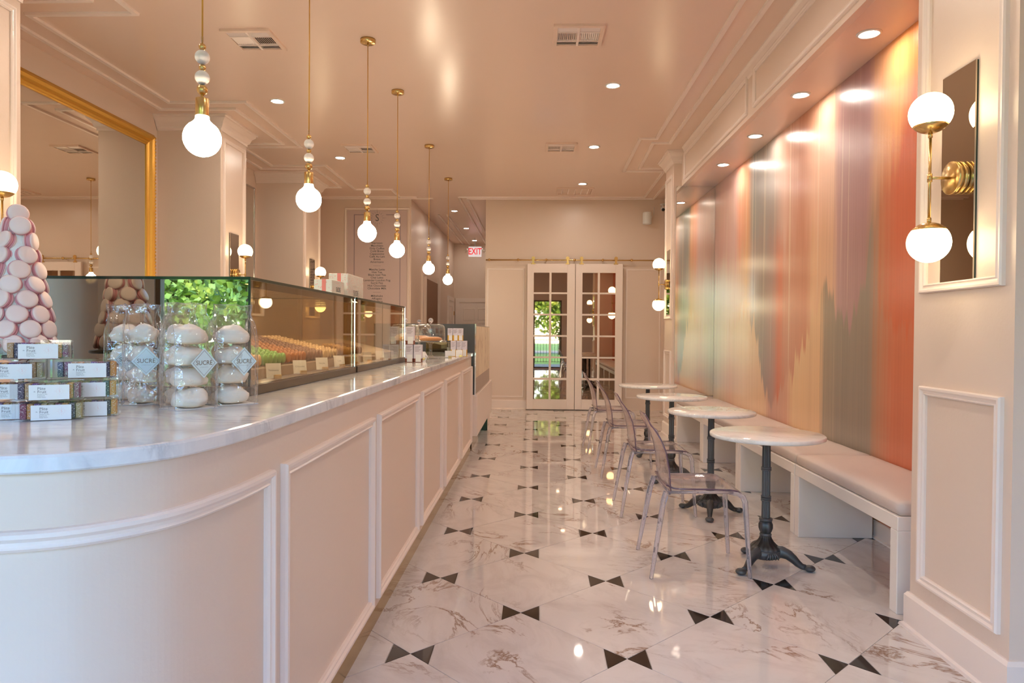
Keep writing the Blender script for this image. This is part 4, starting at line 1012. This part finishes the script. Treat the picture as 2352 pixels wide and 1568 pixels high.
# ------------------------------------------------------------------ meringue bags
def mer_mat():
    m = mat('baked meringue', (.86, .82, .76), .55); tc = nn(m, 'ShaderNodeTexCoord'); sp_ = nn(m, 'ShaderNodeSeparateXYZ'); lk(m, tc.outputs['Object'], sp_.inputs[0])
    f = ramp(m, sp_.outputs[2], [(.0, (.55, .30, .10)), (.07, (.78, .56, .30)), (.22, (.86, .78, .66)), (1, (.88, .83, .76))])
    mr = nn(m, 'ShaderNodeMapRange'); lk(m, sp_.outputs[2], mr.inputs[0]); mr.inputs[1].default_value = -.004; mr.inputs[2].default_value = .05
    lk(m, mr.outputs[0], m.node_tree.nodes[-2].inputs[0] if False else [n for n in m.node_tree.nodes if n.type == 'VALTORGB'][0].inputs[0])
    lk(m, f, bsdf(m).inputs['Base Color']); bsdf(m).inputs['Subsurface Weight'].default_value = .0; return m
M['meringue'] = mer_mat()
def meringue(seed, rx, ry, hz):
    m = MB(); n, k = 28, 14; vs_ = []; fs_ = []; tw = rnd.uniform(0, 6.28)
    for j in range(k+1):
        th = pi*j/k
        for i in range(n):
            a = 2*pi*i/n; d = V((sin(th)*cos(a), sin(th)*sin(a), -cos(th)))
            q = 1+.20*noise.noise(d*1.7+V((seed*7.1, 0, 0)))+.07*sin(2*a+6*d.z+tw)*sin(th)+.065*noise.noise(d*4.2+V((0, seed*3, 0)))+.025*abs(sin(3*a+9*d.z+tw*2))*sin(th)
            zz = d.z*q; zz = zz*hz*.5+hz*.5 if zz > -.55 else (-.55+(zz+.55)*.15)*hz*.5+hz*.5
            if j >= k-2 and i in (3, 4, 5): zz += hz*.05
            vs_.append((d.x*q*rx, d.y*q*ry, zz))
    for j in range(k):
        for i in range(n): q = (i+1) % n; fs_.append((j*n+i, j*n+q, (j+1)*n+q, (j+1)*n+i))
    z0 = min(v[2] for v in vs_); vs_ = [(x, y, z-z0) for x, y, z in vs_]
    m.add(vs_, fs_, 0, True); return m
ordn = ['bottom', 'second', 'third', 'top']
def bag(cx, cy, rz, which, seed, hs=(.078, .076, .078, .082), st=True, w_=.062, d_=.050):
    b = root('meringue_bag', (cx, cy, ZT+.0005), 'clear cellophane bag of stacked meringues, '+which, 'bag', 'clear bags of meringues', rz)
    MB().box(-w_, w_, -d_, d_, 0, .0012).build('base_card', 'card', b)
    n = 24; m = MB(); vs_ = []; fs_ = []; prof = [(0.0, 1, 1), (.002, 1.02, 1.02), (.03, 1.03, 1.05), (.06, 1.04, 1.07), (.09, 1.03, 1.06), (.12, 1.04, 1.08), (.15, 1.03, 1.06), (.19, 1.03, 1.04), (.21, 1.01, .95), (.225, 1.0, .84), (.24, .97, .66), (.255, .93, .42), (.272, .88, .10), (.286, .91, .06), (.300, .95, .05)]
    random.seed(seed)
    for j, (z, sx, sy) in enumerate(prof):
        for i in range(n):
            a = 2*pi*(i+.5)/n; c_, s_ = cos(a), sin(a); e = 1/max(abs(c_), abs(s_))**.86
            q = (noise.noise(V((i*.9, z*30, seed*5.0)))*(.0045 if z < .2 else .008)) if j > 1 else 0
            jt = .004*noise.noise(V((c_*4, seed, z*9))) if j > 4 else 0
            vs_.append((c_*e*(w_+.002)*sx+q, s_*e*(d_+.002)*sy+q+jt+(.012*(z/.3)**3)*(1 if seed % 2 else -1), z+(.010*noise.noise(V((i*.7, seed, 0))) if j == len(prof)-1 else 0)))
    for j in range(len(prof)-1):
        for i in range(n): k = (i+1) % n; fs_.append((j*n+i, j*n+k, (j+1)*n+k, (j+1)*n+i))
    m.add(vs_, fs_, 0, False); m.build('film', 'film', b)
    for i in (2, 8, 9, 14, 20, 21):
        MB().tube([vs_[j*n+i] for j in range(len(prof))], .0006, 5).build('fold_glint', 'acrylic_leg', b)  # thin clear tubes added as bright glint lines down the film creases
    MB().tube([vs_[(len(prof)-1)*n+i] for i in range(n)]+[vs_[(len(prof)-1)*n]], .0005, 5).build('fold_glint', 'acrylic_leg', b)  # same added glint line round the bag mouth
    if st:
        T = basis((.012, -d_*1.075-.003, .130), (1, 0, 0), (0, -.03, 1), (0, -1, 0)); a_ = .043
        sk_ = MB().prism([(0, -a_), (a_*.92, 0), (0, a_), (-a_*.92, 0)], 0, .0006, 0, T).build('sticker', 'pale_blue', b)
        MB().frame(lambda p, q, hh: tuple(T @ V(((p-q)*.65, (p+q)*.707, hh))), -.0245, .0245, -.0245, .0245, [(0, .0006), (0, .0009), (.0014, .0009), (.0014, .0006)]).build('sticker_border', 'foil', sk_)
        lettering('SUCRÉ', .0180, 'ink_brown', sk_, T @ Matrix.Translation((0, .0005, .0010)), sx=.92)
        lettering('LA PÂTISSERIE · BOUTIQUE', .0019, 'ink', sk_, T @ Matrix.Translation((0, -.0115, .0010)), sx=1.1)
    z = ZT+.003; T2 = Matrix.Rotation(rz, 4, 'Z')
    for i in range(4):
        hz = hs[i]*.86; o = meringue(seed*4+i, w_-.011+rnd.uniform(-.003, .002), d_-.009, hz).build('meringue', 'meringue')
        off = T2 @ V((rnd.uniform(-.004, .004), rnd.uniform(-.002, .002), 0)); o.location = (cx+off.x, cy+off.y, z); o.rotation_euler = (0, 0, rz+rnd.uniform(-.25, .25)); z += hz*.90
        tag(o, '%s meringue of the stack inside the clear bag %s' % (ordn[i], which), 'meringue', 'white meringues stacked in clear bags')
bag(-.996, 1.965, R(56), 'standing in front of the other bags', 1)
bag(-.930, 2.092, R(50), 'touching the glass case corner', 2)
bag(-1.192, 2.068, R(27), 'beside the candy boxes', 3, w_=.050, d_=.044)
bag(-1.074, 2.056, R(45), 'squeezed between its neighbours in the middle', 4, w_=.048, d_=.040)
bag(-1.300, 2.165, R(24), 'at the back, farthest from the aisle', 5, w_=.056)

# ------------------------------------------------------------------ macaron tower on a pedestal
tw = root('macaron_tower', (-1.572, 2.06, 1.2125), 'cone tower of pale pink macarons set in white icing', 'macaron tower')
M['icing'] = mat('white icing', (.84, .82, .79), .6); bump(M['icing'], 70, .7, .006)
Ht = .40; rb_, rt_ = .089, .020; rad = lambda z: lerp(rb_, rt_, (z/Ht)**1.12)
MB().lathe([(0, 0), (rb_, 0)]+[(rad(Ht*k/12), Ht*k/12) for k in range(1, 13)]+[(0, Ht+.006)], 28).build('icing_cone', 'icing', tw)
me = macaron_mesh(.0275, .031, M['mac_pink'], M['macf_pink'], 26); row = 0; z = .030
while z < Ht-.005:
    r = rad(z); nmac = max(3, int(2*pi*(r+.004)/.0575)); sl = atan2(rad(z-.01)-rad(z+.01), .02)
    for k in range(nmac):
        a = 2*pi*(k+.5*(row % 2))/nmac+.35+row*.13
        o = link('macaron', me, tw); d = V((cos(a), sin(a), 0))
        o.location = d*(r+.003)+V((0, 0, z)); nz = V((d.x*cos(sl), d.y*cos(sl), sin(sl))); o.rotation_mode = 'QUATERNION'
        tilt = V((rnd.uniform(-.25, .25), rnd.uniform(-.25, .25), rnd.uniform(-.1, .25))); o.rotation_quaternion = (nz+tilt).to_track_quat('Z', 'Y')
    z += .0443; row += 1
o = link('macaron', me, tw); o.location = (0, 0, Ht+.024); o.rotation_mode = 'QUATERNION'; o.rotation_quaternion = V((.75, -.75, .1)).to_track_quat('Z', 'Y')
pd = root('cake_stand', (-1.572, 2.06, ZT), 'black rimmed pedestal stand carrying the macaron tower', 'cake stand')
MB().lathe([(0, .134), (.118, .134), (.121, .138), (.121, .143), (.118, .145), (0, .145)], 40).build('plate', 'black_metal', pd)
MB().lathe([(0, 0), (.06, 0), (.062, .006), (.02, .02), (.014, .06), (.016, .12), (.04, .134), (0, .134)], 28).build('pedestal', 'chrome', pd)

# ------------------------------------------------------------------ cartons, cake stands, cards farther along the counter
def carton(name, x, y, z, wx, wy, hh, band, label, group, rz=0, low=.25):
    c = root(name, (x, y, z), label, 'carton', group, rz)
    MB().box(-wx/2, wx/2, -wy/2, wy/2, hh*low, hh, b=.0008).build('sleeve', M['lav'], c)
    MB().box(-wx/2, wx/2, -wy/2, wy/2, 0, hh*low, b=.0008).build('base', band, c)
    MB().box(-wx*.26, wx*.42, -wy/2-.0012, -wy/2, hh*.03, hh*.44).build('label', 'card', c)
    t_ = MB()
    for k in range(6): t_.box(-wx*.36, wx*(.36-.1*(k % 3)), -wy/2-.0008, -wy/2, hh*(.90-.055*k)-.0014, hh*(.90-.055*k)+.0014)
    t_.build('small_print', 'lilac_line', c)
M['lav'] = mat('pale lilac carton', srgb(214, 206, 214), .5); M['rust'] = mat('rust carton base', srgb(120, 52, 22), .5); M['yellow'] = mat('yellow carton base', srgb(214, 160, 26), .5)
carton('tall_carton', -.923, 5.035, ZT, .057, .05, .128, 'rust', 'lilac carton with rust base next to the case end, under another', 'lilac cartons with rust bases', 0, .22)
carton('tall_carton', -.861, 5.04, ZT, .057, .05, .128, 'rust', 'lilac carton with rust base on the marble, nearest the aisle', 'lilac cartons with rust bases', 0, .22)
carton('tall_carton', -.918, 5.035, ZT+.1285, .060, .05, .130, 'rust', 'lilac carton with rust base stacked on top of two others', 'lilac cartons with rust bases', 0, .22)
for k, (x, y, lo) in enumerate([(-.752, 6.28, 'first'), (-.702, 6.29, 'second'), (-.655+.0, 6.30, 'third')]):
    carton('gold_carton', x, y, ZT, .047, .05, .142, 'yellow', 'lilac and yellow carton in the lower row, %s from the cake domes' % lo, 'lilac and yellow cartons', 0, .44)
for k, (x, lo) in enumerate([(-.782, 'first'), (-.734, 'second'), (-.690, 'third')]):
    carton('gold_carton', x, 6.285+.004*k, ZT+.1425, .045, .045, .112, 'yellow', 'lilac and yellow carton in the upper row, %s from the cake domes' % lo, 'lilac and yellow cartons', 0, .44)
rs = root('glass_riser', (-.90, 6.40, ZT), 'low smoked glass riser box behind the cake domes', 'riser')
MB().box(-.115, .115, -.04, .04, .0, .128, b=.002).build('body', 'case_end', rs)
def cake_dome(x, y, zp, label, cake):
    s = root('domed_cake_stand', (x, y, ZT), label, 'cake stand', 'glass domed cake stands')
    MB().lathe([(0, 0), (.070, 0), (.072, .004), (.030, .016), (.013, .035), (.012, zp-.03), (.03, zp-.008), (0, zp-.008)], 28).build('foot', 'clear_glass', s)
    MB().lathe([(0, zp-.008), (.125, zp-.008), (.132, zp+.002), (.131, zp+.004), (.122, zp), (0, zp)], 40).build('plate', 'clear_glass', s)
    MB().lathe([(.117, zp+.003), (.119, zp+.004), (.118, zp+.10), (.112, zp+.122), (.098, zp+.134), (.06, zp+.139), (0, zp+.140)], 40).build('dome', 'clear_glass', s)
    MB().lathe([(.007, zp+.139), (.007, zp+.152)], 12).sphere((0, 0, zp+.168), .021, 20, 12).build('knob', 'acrylic_leg', s)
    c = root('cake', (x, y, ZT+zp+.0005), label.replace('glass domed cake stand', 'cake') .replace('cake', 'glazed cake under the glass dome', 1) if cake else '', 'cake', 'cakes under the glass domes')
    if cake == 'o': MB().lathe([(.02, .0), (.085, .0), (.095, .012), (.09, .026), (.06, .034), (.025, .028), (.02, .0)], 28).build('ring', 'orange_cake', c)
    else: MB().lathe([(0, 0), (.08, 0), (.082, .03), (.07, .045), (.03, .06), (0, .068)], 28, 0, None, True, lambda i, z: 1+.05*sin(i*1.8)).build('mound', 'cream_cake', c); c['label'] = label.replace('glass domed cake stand', 'cream topped cake under the glass dome')
    if cake == 'o': c['label'] = label.replace('glass domed cake stand', 'glazed orange ring cake under the dome')
cake_dome(-.872, 5.70, .146, 'glass domed cake stand nearest the aisle edge of the marble', 'o')
cake_dome(-1.135, 5.98, .146, 'glass domed cake stand closest to the second display case', 'c')
cake_dome(-1.14, 6.72, .150, 'glass domed cake stand farthest back, behind the others', 'o')
place_card((-.905, 5.47, ZT), R(15), 'white price card on the marble in front of the nearest cake dome', None)
place_card((-.755, 5.95, ZT), R(15), 'white price card between the cake domes and the yellow cartons', None)
place_card((-.690, 6.19, ZT), R(10), 'white price card leaning in front of the yellow cartons', None)
hx = root('hexagon_ring', (-.862, 5.22, ZT), 'small white hexagonal ring standing beside the rust based cartons', 'ornament')
hm = MB()
for k in range(6):
    a0, a1 = pi/3*k, pi/3*(k+1); q = [(cos(a)*r_, sin(a)*r_) for r_ in (.042, .034) for a in (a0, a1)]
    hm.add([(x, y_, z+.0365) for y_ in (-.01, .01) for x, z in q], [(0, 1, 3, 2), (4, 6, 7, 5), (0, 4, 5, 1), (2, 3, 7, 6)])
fixn(hm.build('ring', 'card', hx))

# ------------------------------------------------------------------ gelato case at the far end of the counter
gc = root('gelato_case', (-1.1, 8.6, 0), 'pink gelato display case with grey side panel and tall glass front past the counter', 'display case')
g0, g1 = 7.43, 9.85
MB().box(-1.75, -.632, g0, g1, .17, .615, b=.004).build('cabinet', 'trim', gc, True)
MB().box(-1.75, -.652, g0, g0+.045, .615, 1.372, b=.003).build('side_panel', 'sage', gc, True)
MB().box(-.662, -.650, g0-.002, g0+.010, .60, 1.374).build('edge_strip', 'chrome', gc, True)
MB().box(-.664, -.653, g0+.012, g1-.25, .79, 1.35, b=.002).build('front_panel', 'onyx', gc, True)
MB().box(-.664, -.6535, g0+.012, g1-.25, 1.352, 1.36).build('top_edge', 'mirror_edge', gc, True)
MB().box(-.664, -.653, g0+.012, 8.45, .62, .79).build('lower_panel', 'taupe', gc, True); MB().box(-.664, -.653, 8.456, g1-.25, .62, .79).build('lower_panel', 'taupe', gc, True)
MB().box(-1.75, -.655, g1-.25, g1-.22, .615, 1.36).build('end_glass', 'case_glass', gc, True)
MB().box(-1.75, -.70, g0+.05, g1-.25, 1.335, 1.350).build('top', 'case_glass', gc, True)
MB().box(-1.7, -.70, g0+.1, g1-.1, .0, .17).build('plinth', 'bronze_mirror', gc, True)
MB().box(-.70, -.64, g1-.75, g1-.70, .0, .17).build('foot', 'mirror_edge', gc, True)
MB().box(-1.7, -.662, g1-.69, g1-.02, .0, .17).build('plinth_end', 'trim', gc, True)

# ------------------------------------------------------------------ outdoors, seen through the shop front and in reflections
M['lawn'] = mat('sunlit lawn', (.10, .22, .03), .9); bump(M['lawn'], 30, .6)
M['asphalt'] = mat('pale paving', (.20, .195, .185), .9)
struct(MB().box(-30, 30, FY-4.0, FY-.12, -.10, -.02).build('pavement', 'asphalt'))
struct(MB().box(-40, 40, -60, FY-4.0, -.12, -.04).build('lawn', 'lawn'))
struct(MB().box(-30, 30, -27, -21, -.035, -.03).build('road', 'asphalt'))
struct(MB().box(-20, 20, FY-1.2, FY-.12, 3.2, 3.4).build('porch_roof', 'wood'))
for k, x in enumerate((-5.6, 1.02, 3.4)): struct(MB().box(x-.09, x+.09, FY-1.18, FY-1.0, -.02, 3.2, b=.01).build('porch_column', 'wood'))
M['leaf'] = mat('sunlit leaves', (.16, .30, .035), .6)
def _leaf():
    m = M['leaf']; g_ = nn(m, 'ShaderNodeObjectInfo'); n = nn(m, 'ShaderNodeTexNoise', Scale=1.1); tc = nn(m, 'ShaderNodeTexCoord'); lk(m, tc.outputs['Object'], n.inputs['Vector'])
    lk(m, ramp(m, n.outputs['Fac'], [(.35, (.08, .15, .02)), (.52, (.30, .40, .05)), (.66, (.58, .56, .09))]), bsdf(m).inputs['Base Color'])
_leaf()
M['bark'] = mat('bark', (.08, .05, .03), .9)
def make_tree(x, y, hgt, rad_, label, seed, n=6500):
    t = root('tree', (x, y, -.05), label, 'tree', 'trees outside the shop front')
    r_ = random.Random(seed); ctr_ = [V((r_.uniform(-.6, .6)*rad_, r_.uniform(-.6, .6)*rad_, hgt*r_.uniform(.25, .95))) for _ in range(16)]
    MB().tube([(0, 0, 0), (.05, 0, hgt*.4), (0, .05, hgt*.7)], [.14, .10, .05], 8).build('trunk', 'bark', t)
    m = MB(); vs_ = []; fs_ = []
    for k in range(n):
        c = r_.choice(ctr_); d = V((r_.gauss(0, 1), r_.gauss(0, 1), r_.gauss(0, 1))).normalized()*rad_*.42*r_.uniform(.55, 1.05); p = c+d
        a = V((r_.gauss(0, 1), r_.gauss(0, 1), r_.gauss(0, 1))).normalized()*.13; b = a.cross(V((r_.gauss(0, 1), r_.gauss(0, 1), r_.gauss(0, 1)))).normalized()*.09
        o_ = len(vs_); vs_ += [p-a, p+b, p+a, p-b]; fs_.append((o_, o_+1, o_+2, o_+3))
    m.add(vs_, fs_); o = m.build('foliage', 'leaf', t); o['kind'] = 'stuff'
for k, (x, y, hh, r, l) in enumerate([(-7.0, -12, 5.0, 2.3, 'leafy tree outside, seen mirrored in the display case end'), (-2.2, -14, 5.2, 2.0, 'leafy tree outside, right of the first in the case reflection'), (-15.2, -15, 5.0, 2.4, 'leafy tree outside at the far side of the lawn'), (1.4, -18, 6.0, 2.4, 'leafy tree outside, seen mirrored in the french door'), (7.6, -20, 6.5, 2.8, 'leafy tree outside beyond the road'), (-5.0, -20.5, 5.5, 2.6, 'leafy tree outside behind the railing'), (-10.7, -15.8, 5.4, 1.5, 'leafy tree outside, left of the first in the case reflection'), (-10.6, -21, 6.2, 2.8, 'leafy tree outside, deeper on the lawn behind the first two')]):
    make_tree(x, y, hh, r, l, 10+k)
rlg = root('railing', (0, -6.2, -.04), 'black metal railing outside on the lawn edge', 'railing')
for k in range(46): MB().box(-.008, .008, -.008, .008, .05, 1.0).build('baluster', 'black_metal', rlg).location = (-2.6+k*.12, 0, 0)
MB().box(-2.7, 2.9, -.015, .015, 1.0, 1.03).build('top_rail', 'black_metal', rlg); MB().box(-2.7, 2.9, -.012, .012, .08, .10).build('bottom_rail', 'black_metal', rlg)
